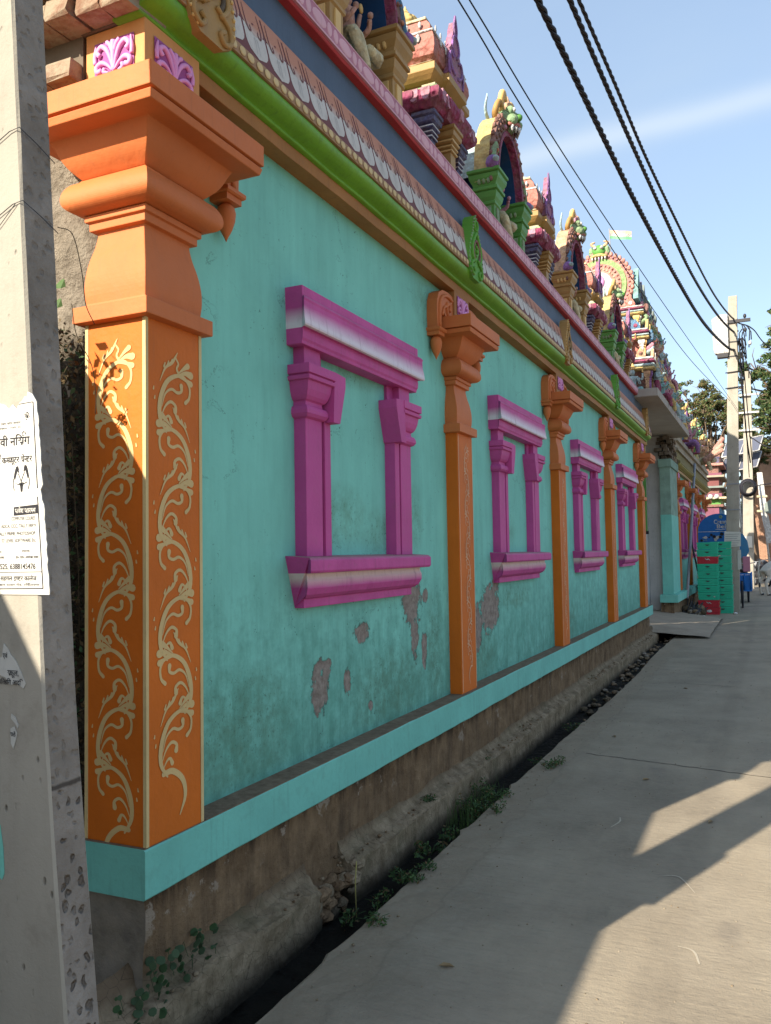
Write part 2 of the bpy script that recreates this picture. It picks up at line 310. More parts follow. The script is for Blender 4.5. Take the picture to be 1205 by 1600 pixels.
M_TLEAF = flat('olive_tree_leaf', (.095, .105, .035), .7); M_TLEAFB = flat('green_tree_leaf', (.045, .085, .03), .7)
M_BARK = paint('bark', (.14, .10, .07), .95, .2, .3)
M_HIDE = paint('pale_hide', (.52, .48, .42), .8, .1, .2); M_HIDEB = paint('brown_hide', (.20, .09, .05), .8)

# ------------------------------------------------------------------ mesh helpers
class MB:
    def __init__(s): s.v = []; s.f = []; s.mi = []; s.mats = []; s.sm = []
    def m(s, mat):
        if mat not in s.mats: s.mats.append(mat)
        return s.mats.index(mat)
    def add(s, vs, fs, mat, smooth=False):
        k = len(s.v); i = s.m(mat); s.v += [tuple(v) for v in vs]
        for f in fs: s.f.append(tuple(a+k for a in f)); s.mi.append(i); s.sm.append(smooth)
        return s
    def box(s, x0, x1, y0, y1, z0, z1, mat):
        vs = [(x, y, z) for z in (z0, z1) for x, y in ((x0, y0), (x1, y0), (x1, y1), (x0, y1))]
        return s.add(vs, [(3, 2, 1, 0), (4, 5, 6, 7), (0, 1, 5, 4), (1, 2, 6, 5), (2, 3, 7, 6), (3, 0, 4, 7)], mat)
    def loft(s, rects, mat, cap=True, smooth=False):
        vs = []; fs = []
        for (x0, x1, y0, y1, z) in rects: vs += [(x0, y0, z), (x1, y0, z), (x1, y1, z), (x0, y1, z)]
        for i in range(len(rects)-1):
            for j in range(4):
                a = i*4+j; b = i*4+(j+1) % 4; fs.append((a, b, b+4, a+4))
        if cap: fs.append((3, 2, 1, 0)); k = len(vs)-4; fs.append((k, k+1, k+2, k+3))
        return s.add(vs, fs, mat, smooth)
    def tube(s, pts, r, mat, n=8, cap=True, smooth=True, flat_=1.0):
        P = [Vector(p) for p in pts]; rs = r if isinstance(r, (list, tuple)) else [r]*len(P); vs = []; fs = []
        up = Vector((0, 0, 1)); pn = None
        for i, p in enumerate(P):
            t = (P[min(i+1, len(P)-1)]-P[max(i-1, 0)]).normalized()
            if pn is None:
                a = up if abs(t.z) < .95 else Vector((1, 0, 0)); pn = t.cross(a).normalized()
            pn = (pn - t*pn.dot(t)).normalized(); bn = t.cross(pn)
            for j in range(n):
                a = 2*PI*j/n; vs.append(p + pn*math.cos(a)*rs[i] + bn*math.sin(a)*rs[i]*flat_)
        for i in range(len(P)-1):
            for j in range(n): fs.append((i*n+j, i*n+(j+1) % n, (i+1)*n+(j+1) % n, (i+1)*n+j))
        if cap: fs.append(tuple(range(n))[::-1]); fs.append(tuple((len(P)-1)*n+j for j in range(n)))
        return s.add(vs, fs, mat, smooth)
    def rock(s, c, r, mat, rr):
        k = len(s.v); s.ball(c, r, mat, 7, 5)
        for i in range(k, len(s.v)): v = s.v[i]; q = rr.uniform(.72, 1.22); s.v[i] = (c[0]+(v[0]-c[0])*q, c[1]+(v[1]-c[1])*q, c[2]+(v[2]-c[2])*q*rr.uniform(.8, 1.1))
        s.sm[-(7*2+3*7):] = [False]*(7*2+3*7); return s
    def lathe(s, prof, c, mat, n=16, smooth=True):
        vs = []; fs = []
        for (r, z) in prof:
            for j in range(n): a = 2*PI*j/n; vs.append((c[0]+r*math.cos(a), c[1]+r*math.sin(a), c[2]+z))
        for i in range(len(prof)-1):
            for j in range(n): fs.append((i*n+j, i*n+(j+1) % n, (i+1)*n+(j+1) % n, (i+1)*n+j))
        fs.append(tuple(range(n))[::-1]); fs.append(tuple((len(prof)-1)*n+j for j in range(n)))
        return s.add(vs, fs, mat, smooth)
    def ball(s, c, r, mat, n=10, m=7):
        rx, ry, rz = r if isinstance(r, (tuple, list)) else (r, r, r); vs = [(c[0], c[1], c[2]-rz)]; fs = []
        for i in range(1, m):
            b = -PI/2+PI*i/m
            for j in range(n): a = 2*PI*j/n; vs.append((c[0]+rx*math.cos(b)*math.cos(a), c[1]+ry*math.cos(b)*math.sin(a), c[2]+rz*math.sin(b)))
        vs.append((c[0], c[1], c[2]+rz)); T = len(vs)-1
        for j in range(n):
            fs.append((0, 1+(j+1) % n, 1+j)); k = 1+(m-2)*n; fs.append((k+j, k+(j+1) % n, T))
        for i in range(m-2):
            for j in range(n): a = 1+i*n+j; b = 1+i*n+(j+1) % n; fs.append((a, b, b+n, a+n))
        return s.add(vs, fs, mat, True)
    def extr(s, prof, y0, y1, mat, cap=True, smooth=False, steps=1):
        """open or closed profile of (x, z) swept along y; prof goes from bottom to top on the +x side"""
        vs = []; fs = []; n = len(prof)
        for k in range(steps+1):
            y = y0+(y1-y0)*k/steps; vs += [(x, y, z) for x, z in prof]
        for k in range(steps):
            for i in range(n-1): a = k*n+i; fs.append((a, a+n, a+n+1, a+1))
        s.add(vs, fs, mat, smooth)
        if cap:
            s.add([(x, y0, z) for x, z in prof], [tuple(range(n))], mat); s.add([(x, y1, z) for x, z in prof], [tuple(range(n))[::-1]], mat)
        return s
    def wavy(s, prof, y0, y1, mat, amp=.003, step=.11, seed=0, smooth=False):
        n = max(2, int((y1-y0)/step)); rr = random.Random(seed+len(prof)); vs = []; k = len(prof); fs = []
        a = b = 0.
        for i in range(n+1):
            y = y0+(y1-y0)*i/n; a = a*.8+rr.uniform(-amp, amp)*.6; b = b*.8+rr.uniform(-amp, amp)*.6
            vs += [(x+(a if 0 < q < k-1 else 0), y, z+(b if 0 < q < k-1 else 0)) for q, (x, z) in enumerate(prof)]
        for i in range(n):
            for q in range(k-1): c = i*k+q; fs.append((c, c+k, c+k+1, c+1))
        fs.append(tuple(range(k))); fs.append(tuple(n*k+q for q in range(k))[::-1]); return s.add(vs, fs, mat, smooth)
    def plate(s, outline, fn, d, mat, matb=None):
        """outline (a, b) polygon given depth d: fn(a, b, t) -> xyz, t=0 back, 1 front"""
        n = len(outline); A = [fn(a, b, 0) for a, b in outline]; B = [fn(a, b, 1) for a, b in outline]
        s.add(B, [tuple(range(n))], mat); s.add(A, [tuple(range(n))[::-1]], mat)
        s.add(A+B, [(i, (i+1) % n, n+(i+1) % n, n+i) for i in range(n)], matb or mat); return s
    def obj(s, name, parent=None, label=None, bevel=0, **kw):
        me = bpy.data.meshes.new(name); me.from_pydata(s.v, [], s.f)
        for m in s.mats: me.materials.append(m)
        me.polygons.foreach_set('material_index', s.mi); me.polygons.foreach_set('use_smooth', s.sm); me.update()
        o = bpy.data.objects.new(name, me); COL.objects.link(o)
        if parent is not None: attach(o, parent)
        if label: o['label'] = label
        for k, v in kw.items(): o[k] = v
        if bevel:
            b = o.modifiers.new('bevel', 'BEVEL'); b.width = bevel; b.segments = 2; b.limit_method = 'ANGLE'; b.angle_limit = .6
        return o
WM = {}
def wmat(o):
    if o.name in WM: return WM[o.name]
    return Matrix.Identity(4)
def attach(o, parent):
    o.parent = parent; o.matrix_parent_inverse = wmat(parent).inverted()
def thing(name, loc, label, cat, group=None, kind=None):
    o = bpy.data.objects.new(name, None); COL.objects.link(o); o.location = loc; o.empty_display_size = .2
    WM[o.name] = Matrix.Translation(Vector(loc)); o['label'] = label; o['category'] = cat
    if group: o['group'] = group
    if kind: o['kind'] = kind
    return o
def tag(o, label, cat, group=None):
    o['label'] = label; o['category'] = cat
    if group: o['group'] = group
    return o
KIDS = {}
def kids(o): return [c for c in bpy.data.objects if c.parent == o]
def copy_tree(root, loc, label=None, swap=None, rotz=0, scale=None):
    """a copy of a thing with copies of its parts and sub-parts; swap replaces materials"""
    def cp(o, par):
        c = o.copy(); COL.objects.link(c)
        if par is not None: mi = o.matrix_parent_inverse.copy(); c.parent = par; c.matrix_parent_inverse = mi
        if swap and c.type == 'MESH':
            key = (c.data.name, id(swap))
            if key not in KIDS:
                d = c.data.copy()
                for i, m in enumerate(d.materials):
                    if m in swap: d.materials[i] = swap[m]
                KIDS[key] = d
            c.data = KIDS[key]
        for k in CH.get(o.name, []): cp(k, c)
        return c
    c = cp(root, None); c.location = loc; WM[c.name] = Matrix.Translation(Vector(loc))
    if rotz: c.rotation_euler.z = rotz
    if scale: c.scale = scale
    if label: c['label'] = label
    return c
CH = {}
def index_children():
    CH.clear()
    for o in bpy.data.objects:
        if o.parent: CH.setdefault(o.parent.name, []).append(o)
def share(src, name, parent, loc=(0, 0, 0), rot=None, scale=None):
    """another object on the same mesh"""
    o = bpy.data.objects.new(name, src if not hasattr(src, 'data') else src.data); COL.objects.link(o); attach(o, parent)
    o.location = loc
    if rot: o.rotation_euler = rot
    if scale: o.scale = scale
    return o
def catmull(P, k=6):
    P = [np.array(p, float) for p in P]; Q = [2*P[0]-P[1]]+P+[2*P[-1]-P[-2]]; out = []
    for i in range(1, len(Q)-2):
        for t in np.linspace(0, 1, k, endpoint=False):
            a, b, c, d = Q[i-1], Q[i], Q[i+1], Q[i+2]
            out.append(.5*((2*b)+(-a+c)*t+(2*a-5*b+4*c-d)*t*t+(-a+3*b-3*c+d)*t**3))
    out.append(P[-1]); return out
LAY = [0]
def stroke(mb, pts, ws, fn, mat, k=5):
    """tapered flat brush stroke; pts 2-D, fn maps 2-D (and a hair of build-up, so strokes never share a plane) to 3-D"""
    LAY[0] = (LAY[0]+1) % 23; e_ = LAY[0]*.00006; f0 = fn
    if fn.__code__.co_argcount == 3 and not fn.__defaults__: fn = lambda a, b: f0(a, b, e_)
    P = catmull([(*p, w) for p, w in zip(pts, ws)], k); n = len(P); vs = []
    for i, p in enumerate(P):
        a = P[max(i-1, 0)]; b = P[min(i+1, n-1)]; t = np.array([b[0]-a[0], b[1]-a[1]]); t /= (np.linalg.norm(t)+1e-9); w = max(p[2], .0006)/2
        vs += [fn(p[0]-t[1]*w, p[1]+t[0]*w), fn(p[0]+t[1]*w, p[1]-t[0]*w)]
    mb.add(vs, [(2*i, 2*i+1, 2*i+3, 2*i+2) for i in range(n-1)], mat)
    for i, sg in ((0, -1), (n-1, 1)):
        p = P[i]; a = P[max(i-1, 0)]; b = P[min(i+1, n-1)]; t = np.array([b[0]-a[0], b[1]-a[1]]); t /= (np.linalg.norm(t)+1e-9); w = max(p[2], .0006)/2
        if w < .0015: continue
        nrm = np.array([-t[1], t[0]]); mb.add([fn(p[0]+nrm[0]*w*math.cos(q)+sg*t[0]*w*math.sin(q), p[1]+nrm[1]*w*math.cos(q)+sg*t[1]*w*math.sin(q)) for q in np.linspace(0, PI, 6)], [tuple(range(6))], mat)
def grid_mesh(name, xs, ys, zf, mat, **kw):
    X, Y = np.meshgrid(xs, ys); Z = zf(X, Y); n, m = X.shape
    v = np.stack([X, Y, Z], -1).reshape(-1, 3).tolist()
    f = [(i*m+j, i*m+j+1, (i+1)*m+j+1, (i+1)*m+j) for i in range(n-1) for j in range(m-1)]
    mb = MB(); mb.add(v, f, mat, True); return mb.obj(name, **kw)

# ------------------------------------------------------------------ ground, drain, road
def make_ground():
    mb = MB(); prof = [(-400, .0), (-.30, .0), (-.30, -.42), (.40, -.42), (.40, -.05), (4.6, -.05), (400, -.06)]
    mb.extr(prof, -200, 600, M_EARTH, cap=False); o = mb.obj('ground', kind='structure')
    # drain bed of wet mud
    xs = np.linspace(-.05, .45, 7); ys = np.linspace(-3, 17.8, 130)
    n1 = NR.rand(130, 7)*.035
    grid_mesh('drain_bed', xs, ys, lambda X, Y: -.145+n1*.6+.05*np.clip((Y-8)/6, 0, 1), M_MUD, kind='structure')
    # road: one concrete sheet with a broken edge over the drain
    ys = np.concatenate([np.linspace(-3, 9, 170), np.linspace(9.08, 18.4, 70)]); ed = []
    e = .325
    for i, y in enumerate(ys):
        e += R.uniform(-.006, .006); e += (.322-e)*.3
        b = R.uniform(.008, .022) if R.random() < .10 else 0
        tgt = e - b
        if 7.2 < y < 13: tgt += .05*math.sin((y-7.2)/5.8*PI)
        ed.append(tgt)
    vs = []; fs = []; cols = [0, .012, .05, .12, .25, .5, 1.0, 2.0, 4.3]
    for i, y in enumerate(ys):
        for j, c in enumerate(cols):
            x = ed[i]+c if j < 5 else .32+c
            z = 0 if j else -.012
            if 0 < j < 4: z -= .006*R.random()+.010*(4-j)/4*(.5+.5*math.sin(y*3.1))
            vs.append((x, y, z))
        vs.append((ed[i]+.01, y, -.30))
    k = len(cols)+1
    for i in range(len(ys)-1):
        for j in range(len(cols)-1): a = i*k+j; fs.append((a, a+1, a+1+k, a+k))
        a = i*k; b = a+k-1; fs.append((b, a, a+k, b+k))
    mb = MB(); mb.add(vs, fs, M_ROAD)
    mb.add([(-6, 18.4, 0), (4.62, 18.4, 0), (4.62, 300, 0), (-6, 300, 0)], [(0, 1, 2, 3)], M_ROAD)
    mb.obj('road', kind='structure')
    # transverse joint in the concrete, and a couple of cracks
    mb = MB()
    for (pts, w) in (([(.62, 6.72), (1.2, 6.62), (1.9, 6.48), (3.0, 6.3), (4.6, 6.1)], .012), ([(.6, 10.4), (.9, 10.6), (1.6, 10.5)], .01)):
        P = catmull([(*p, 0) for p in pts], 14); Q = [(p[0]+R.uniform(-.008, .008), p[1]+R.uniform(-.012, .012)) for p in P]
        stroke(mb, Q, [w*R.uniform(.4, 1.2) for _ in Q], lambda a, b: (a, b, .0025), M_CRACK, 1)
    for pts in ([(1.45, 4.35), (1.52, 4.38), (1.56, 4.33), (1.62, 4.20)], [(1.60, 3.62), (1.66, 3.60), (1.69, 3.50)], [(1.1, 5.0), (1.13, 5.12), (1.12, 5.2)]): stroke(mb, pts, [.004, .010, .007, .003][:len(pts)], lambda a, b: (a, b, .0022), M_SCRAPE, 4)
    mb.obj('road_joint', kind='structure')
M_SCRAPE = flat('pale_scrape', (.42, .37, .29), .95)
M_CRACK = flat('crack_dirt', (.09, .075, .058), .95)
make_ground()

from mathutils import noise as mnoise
def fz(x, y, z, s=1., o=4): return mnoise.fractal(Vector((x*s, y*s, z*s)), .8, 2.1, o)
def make_ledge():
    def piece(y0, y1, name):
        n = int((y1-y0)/.022); ys = np.linspace(y0, y1, n); vs = []; fs = []; base = [(-.075, .190), (-.056, .168), (-.040, .142), (-.028, .112), (-.012, .096), (.008, .088), (.028, .082), (.048, .074), (.064, .067), (.069, .058), (.067, -.02), (.068, -.06), (.068, -.11), (.066, -.17), (.064, -.24), (.062, -.42)]
        for y in ys:
            w = .013*fz(1, y, 0, 1.1); e = min((y-y0), (y1-y))/.10; e = max(0, 1-e)*.03 if y0 > 0 or y1 < 5 else 0
            for q, (x, z) in enumerate(base):
                t = min(1, q/7); d = fz(x*3, y, z*3, 7)*.0065+fz(x, y, z, 26, 2)*.0035
                zz = z+(d*1.2+.022*fz(5, y, 0, .9))*(1 if q < 9 else .3)-e*(q > 4); xx = x+w*t+(d*1.1 if q >= 7 else 0)-e*(q > 6)*.6; vs.append((xx, y, zz))
        k = len(base)
        for i in range(n-1):
            for j in range(k-1): a = i*k+j; fs.append((a, a+1, a+1+k, a+k))
        fs.append(tuple(range(k))[::-1]); fs.append(tuple((n-1)*k+j for j in range(k)))
        mb = MB(); mb.add(vs, fs, M_LEDGE); return mb.obj(name, kind='structure')
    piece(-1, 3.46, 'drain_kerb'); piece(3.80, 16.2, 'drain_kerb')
    xs = np.linspace(-.75, .02, 50); ys = np.linspace(1.2, 2.42, 80)          # rough broken ground at the corner
    Zf = np.array([[.03+.05*fz(x, y, 0, 3.3, 5)+.025*fz(x, y, 3, 13, 3)-.10*max(0, (x+.05)) for x in xs] for y in ys])
    grid_mesh('broken_ground', xs, ys, lambda X, Y: Zf, M_LEDGE, kind='structure')
    mb = MB()
    for i in range(60):
        y = R.uniform(3.42, 3.86); r = R.uniform(.012, .045); mb.rock((R.uniform(-.06, .05), y, -.02-.11*R.random()+.06*abs(y-3.63)/.2), (r, r*1.4, r*.8), R.choice([M_FOUND, M_LEDGE]), R)
    mb.obj('broken_kerb_rubble', label='crumbled rubble filling the gap in the broken drain kerb', kind='stuff')
    # dirt mound with loose crumbs where wall meets kerb
    mb = MB()
    for i in range(420):
        y = R.uniform(2.2, 15.5); r = R.uniform(.004, .013); mb.ball((R.uniform(-.03, .055), y, .06+R.uniform(0, .04)+.0), (r, r*1.3, r*.7), R.choice([M_FOUND, M_LEDGE]), 5, 4)
    for i in range(620):
        y = R.uniform(1.8, 12); r = R.uniform(.0015, .0055)*(1.6 if R.random() < .06 else 1); mb.ball((.36+2.4*R.random()**1.6, y, .001), (r, r*1.2, r*.6), R.choice([M_ROAD, M_LEDGE]), 5, 4)
    for i in range(120):
        y = R.uniform(8, 17.5); r = R.uniform(.012, .045); mb.rock((R.uniform(.08, .36), y, -.12+.05*min(1, max(0, (y-8)/6))+R.uniform(-.01, .03)), (r, r*1.3, r*.6), R.choice([M_LEDGE, M_EARTH, M_CEMENT]), R)
    mb.obj('loose_grit', label='loose grit and pebbles along the kerb and road', kind='stuff')
make_ledge()

def make_ramp():
    # sloping cement apron in front of the gate, and a small broken culvert beyond
    xs = np.linspace(-1.6, .95, 18); ys = np.linspace(15.9, 21.0, 26)
    j = NR.rand(26, 18)*.02
    def z(X, Y):
        base = np.clip(.20-.14*(X+.1), -.01, .34); return base*np.clip((Y-15.9)/.3, .5, 1) - np.where(Y > 19.6, (Y-19.6)*.06, 0) + j*.8
    grid_mesh('gate_apron', xs, ys, z, M_APRON, kind='structure')
M_APRON = paint('apron_cement', (.30, .25, .19), .95, .2, .4)
make_ramp()

# ------------------------------------------------------------------ the painted temple wall
SCROLL_K = 4
def scroll(mb, fn, A, H, z1, z0, mat, k=4, w=1.0):
    """running acanthus scroll painted in brush strokes, from z1 down to z0"""
    z = z1; sgn = 1; i = 0
    lead = [((.15, .42), (.05, .32), (.2, .22), (.1, .12), (.3, .0))]
    for L_ in lead: stroke(mb, [(x*A, z+y*H) for x, y in L_], [.03*A, .07*A, .09*A, .1*A, .12*A], fn, mat, k)
    while z-H*1.05 > z0:
        s = sgn
        def S(pts, ws):
            stroke(mb, [(x*s*A, z+y*H) for x, y in pts], [q*A*w*.78 for q in ws], fn, mat, k)
        S([(.60, -.46), (.82, -.36), (.84, -.16), (.50, .0), (.0, -.02), (-.5, -.18), (-.82, -.5), (-.84, -.82), (-.50, -1.06)], [.20, .15, .14, .17, .20, .25, .28, .24, .10])
        S([(-.74, -.62), (-.55, -.38), (-.2, -.27), (.12, -.31), (.36, -.27), (.36, -.17)], [.03, .10, .14, .15, .16, .26])
        S([(-.78, -.80), (-.55, -.60), (-.25, -.50), (.02, -.56), (.0, -.66)], [.03, .11, .15, .17, .28])
        S([(-.76, -.95), (-.52, -.80), (-.34, -.77), (-.22, -.86)], [.03, .10, .15, .24])
        # open flower
        S([(.20, .02), (.58, .08), (.92, .07)], [.05, .22, .38]); S([(.22, -.02), (.60, -.04), (.92, -.09)], [.05, .16, .30]); S([(.20, .05), (.50, .16), (.74, .23)], [.05, .18, .30])
        # side sprig
        S([(-.85, -.18), (-.55, .08), (-.15, .22), (.12, .40)], [.03, .12, .17, .06])
        for q in range(3): S([(-.62+.2*q, .10+.05*q), (-.56+.2*q, .17+.05*q)], [.12, .08])
        for (dx, dy) in ((-1.12, -.5), (-1.18, -.34)):
            S([(dx, dy), (dx+.02, dy+.045)], [.10, .06])
        z -= H; sgn = -sgn; i += 1
    s = sgn
    stroke(mb, [(x*s*A, z+y*H) for x, y in ((.7, .0), (.2, .0), (-.35, -.2), (-.5, -.5), (-.2, -.8))], [q*A for q in (.2, .22, .22, .18, .05)], fn, mat, k)

CAP = [(0, 2.45, 'r'), (.033, 2.454), (.033, 2.513), (.003, 2.517), (.0, 2.53), (.004, 2.575), (.002, 2.63), (-.008, 2.69), (-.021, 2.74), (-.029, 2.785), (-.028, 2.80), (-.008, 2.803), (-.008, 2.832), (.004, 2.835), (.004, 2.858)]
TORUS = [(.01, 2.860), (.038, 2.868), (.058, 2.885), (.064, 2.91), (.058, 2.94), (.040, 2.968), (.02, 2.98), (.012, 2.99)]
BOWL = [(.008, 2.992), (.022, 3.005), (.045, 3.03), (.063, 3.06), (.078, 3.095), (.09, 3.118), (.168, 3.122), (.176, 3.150)]
ABAC = [(.160, 3.152), (.160, 3.158), (.180, 3.160), (.180, 3.243)]
def relief(parent, fn, w, h, name='relief_panel'):
    """carved foliage panel in a recess: raised scrolls on a darker ground"""
    mb = MB()
    mb.add([fn(-w/2, -h/2, .0), fn(w/2, -h/2, .0), fn(w/2, h/2, .0), fn(-w/2, h/2, .0)], [(0, 1, 2, 3)], M_LILACB)
    def t(pts, r):
        P = catmull([(*p, 0) for p in pts], 4); mb.tube([fn(p[0]*w, p[1]*h, .004) for p in P], [r*min(1, .45+1.4*i/len(P)) for i in range(len(P))], M_LILAC, 6)
    r = h*.075
    for s in (-1, 1):
        t([(0, -.42), (s*.06, -.1), (s*.16, .2), (s*.3, .34), (s*.4, .2), (s*.33, .08)], r)
        t([(s*.02, -.4), (s*.16, -.2), (s*.3, -.12), (s*.42, -.2), (s*.40, -.34), (s*.3, -.32)], r)
        t([(0, -.1), (s*.03, .15), (s*.08, .32), (s*.16, .42)], r*.9)
        t([(s*.12, -.42), (s*.24, -.38), (s*.22, -.28)], r*.8)
        t([(s*.44, .42), (s*.47, .1), (s*.46, -.1)], r*.8)
    t([(0, -.45), (0, .1), (0, .42)], r*1.1)
    return mb.obj(name, parent)

def bracket_mesh():
    """volute bracket with hanging bud, local: y towards the outside, origin at pillar side on wall plane, z absolute"""
    mb = MB()
    out = [(0, 3.43), (.10, 3.435), (.20, 3.425), (.275, 3.39), (.31, 3.33), (.318, 3.24), (.312, 3.13), (.225, 3.13), (.232, 3.20), (.215, 3.255), (.175, 3.27), (.15, 3.25), (.11, 3.20), (.06, 3.165), (0, 3.16)]
    mb.plate(out, lambda a, b, t: (-.089+.075*t, a, b), 1, M_ORANGE)
    P = catmull([(.02, 3.39, 0), (.12, 3.40, 0), (.2, 3.38, 0), (.26, 3.33, 0), (.275, 3.24, 0), (.27, 3.15, 0)], 4); mb.tube([(-.012, p[0], p[1]) for p in P], .014, M_ORANGE, 6)
    P = catmull([(.03, 3.19, 0), (.09, 3.24, 0), (.13, 3.30, 0), (.12, 3.35, 0), (.07, 3.34, 0), (.08, 3.30, 0)], 4); mb.tube([(-.012, p[0], p[1]) for p in P], .014, M_ORANGE, 6)
    P = catmull([(.05, 3.37, 0), (.13, 3.33, 0), (.19, 3.30, 0), (.225, 3.24, 0)], 4); mb.tube([(-.010, p[0], p[1]) for p in P], .010, M_ORANGE, 6)
    mb.loft([(-.09, .005, .205, .325, 3.115), (-.09, .012, .200, .332, 3.122), (-.09, .012, .200, .332, 3.138), (-.09, .0, .212, .320, 3.142)], M_ORANGE)
    mb.loft([(-.09, -.002, .212, .318, 3.088), (-.09, -.002, .212, .318, 3.115)], M_ORANGE)
    mb.lathe([(.018, 3.088), (.036, 3.07), (.042, 3.045), (.038, 3.01), (.026, 2.975), (.010, 2.945), (.001, 2.925)], (-.045, .265, 0), M_ORANGE, 12)
    return mb
def smooth_prof(P, k=4): return [(float(q[0]), float(q[1])) for q in catmull([(a, b, 0) for a, b, *_ in P], k)]
CAP = CAP[:4]+smooth_prof(CAP[4:11], 3)+CAP[11:]; TORUS = smooth_prof(TORUS[:-1], 4)+[TORUS[-1]]; BOWL = smooth_prof(BOWL[:6], 4)+BOWL[6:]
BR = None
def make_pillar(wall, y0, w=.317, first=False):
    global BR
    xb = -.255 if first else -.12; xf = .022 if first else .0
    def rects(P):
        if first: return [(xb-o, xf+o, y0-o, y0+w+o, z) for o, z, *_ in P]
        return [(xb, xf+o, y0-o, y0+w+o, z) for o, z, *_ in P]
    mb = MB(); mb.loft(rects([(0, .605), (0, 1.2), (0, 1.9), (0, 2.453)]), M_ORANGE2); pl = mb.obj('pillar', wall, bevel=.004)
    c = MB().loft(rects(CAP), M_ORANGE).obj('pillar_vase', pl, bevel=.003)
    MB().loft(rects(TORUS), M_ORANGE).obj('pillar_torus', pl)
    MB().loft(rects(BOWL), M_ORANGE).obj('pillar_bowl', pl, bevel=.003)
    MB().loft(rects(ABAC), M_ORANGE).obj('abacus', pl, bevel=.004)
    MB().loft(rects([(0, 3.243), (0, 3.479 if not first else 3.544)]), M_OCHRE if not first else M_BLOCK).obj('capital_block', pl, bevel=.003)
    yc = y0+w/2
    zc = 3.43 if first else 3.385
    relief(pl, lambda a, b, t: (xf+.004+t, yc+a, zc+b), w*.70, .135)
    if first:
        xc = (xb+xf)/2; relief(pl, lambda a, b, t: (xc+a, y0-.004-t, zc+b), .185, .135)
    # painted decoration
    if first:
        mb = MB(); scroll(mb, lambda a, b, e: (xf+.001+e, yc+.0+a, b), .100, .205, 2.27, .66, M_CREAMLINE); mb.obj('painted_scroll', pl)
        mb = MB(); scroll(mb, lambda a, b, e: ((xb+xf)/2+a, y0-.001-e, b), .088, .205, 2.30, .64, M_CREAMLINE); mb.obj('painted_scroll', pl)
        mb = MB()
        mb.box(xf+.0005, xf+.0022, y0+w-.016, y0+w+.0005, .608, 2.452, M_CREAMEDGE); mb.box(xf-.012, xf+.0022, y0-.0022, y0+.012, .608, 2.452, M_CREAMEDGE)
        mb.box(xb-.0005, xb+.014, y0-.0022, y0+.001, .608, 2.452, M_CREAMEDGE); mb.obj('painted_edge', pl)
    else:
        mb = MB(); scroll(mb, lambda a, b, e: (xf+.001+e, yc+.02+a, b), .052, .155, 2.33, .66, M_PALELINE, 3, .85)
        mb.box(xf+.0005, xf+.002, y0+.012, y0+.020, .62, 2.44, M_PALELINE); mb.box(xf+.0005, xf+.002, y0+w-.012, y0+w-.004, .62, 2.44, M_PALELINE); mb.obj('painted_scroll', pl)
    if BR is None: BR = (bracket_mesh().obj('volute_bracket', pl), y0)
    else: share(BR[0].data, 'volute_bracket', pl)
    ob = BR[0] if BR[1] == y0 else [k for k in bpy.data.objects if k.parent == pl and k.name.startswith('volute')][0]
    ob.location = (0, y0+w, 0)
    if not first: share(BR[0].data, 'volute_bracket', pl, (0, y0, 0), None, (1, -1, 1))
    return pl
M_BLOCK = paint('light_ochre_paint', (.58, .27, .09), .65, .1, .15)

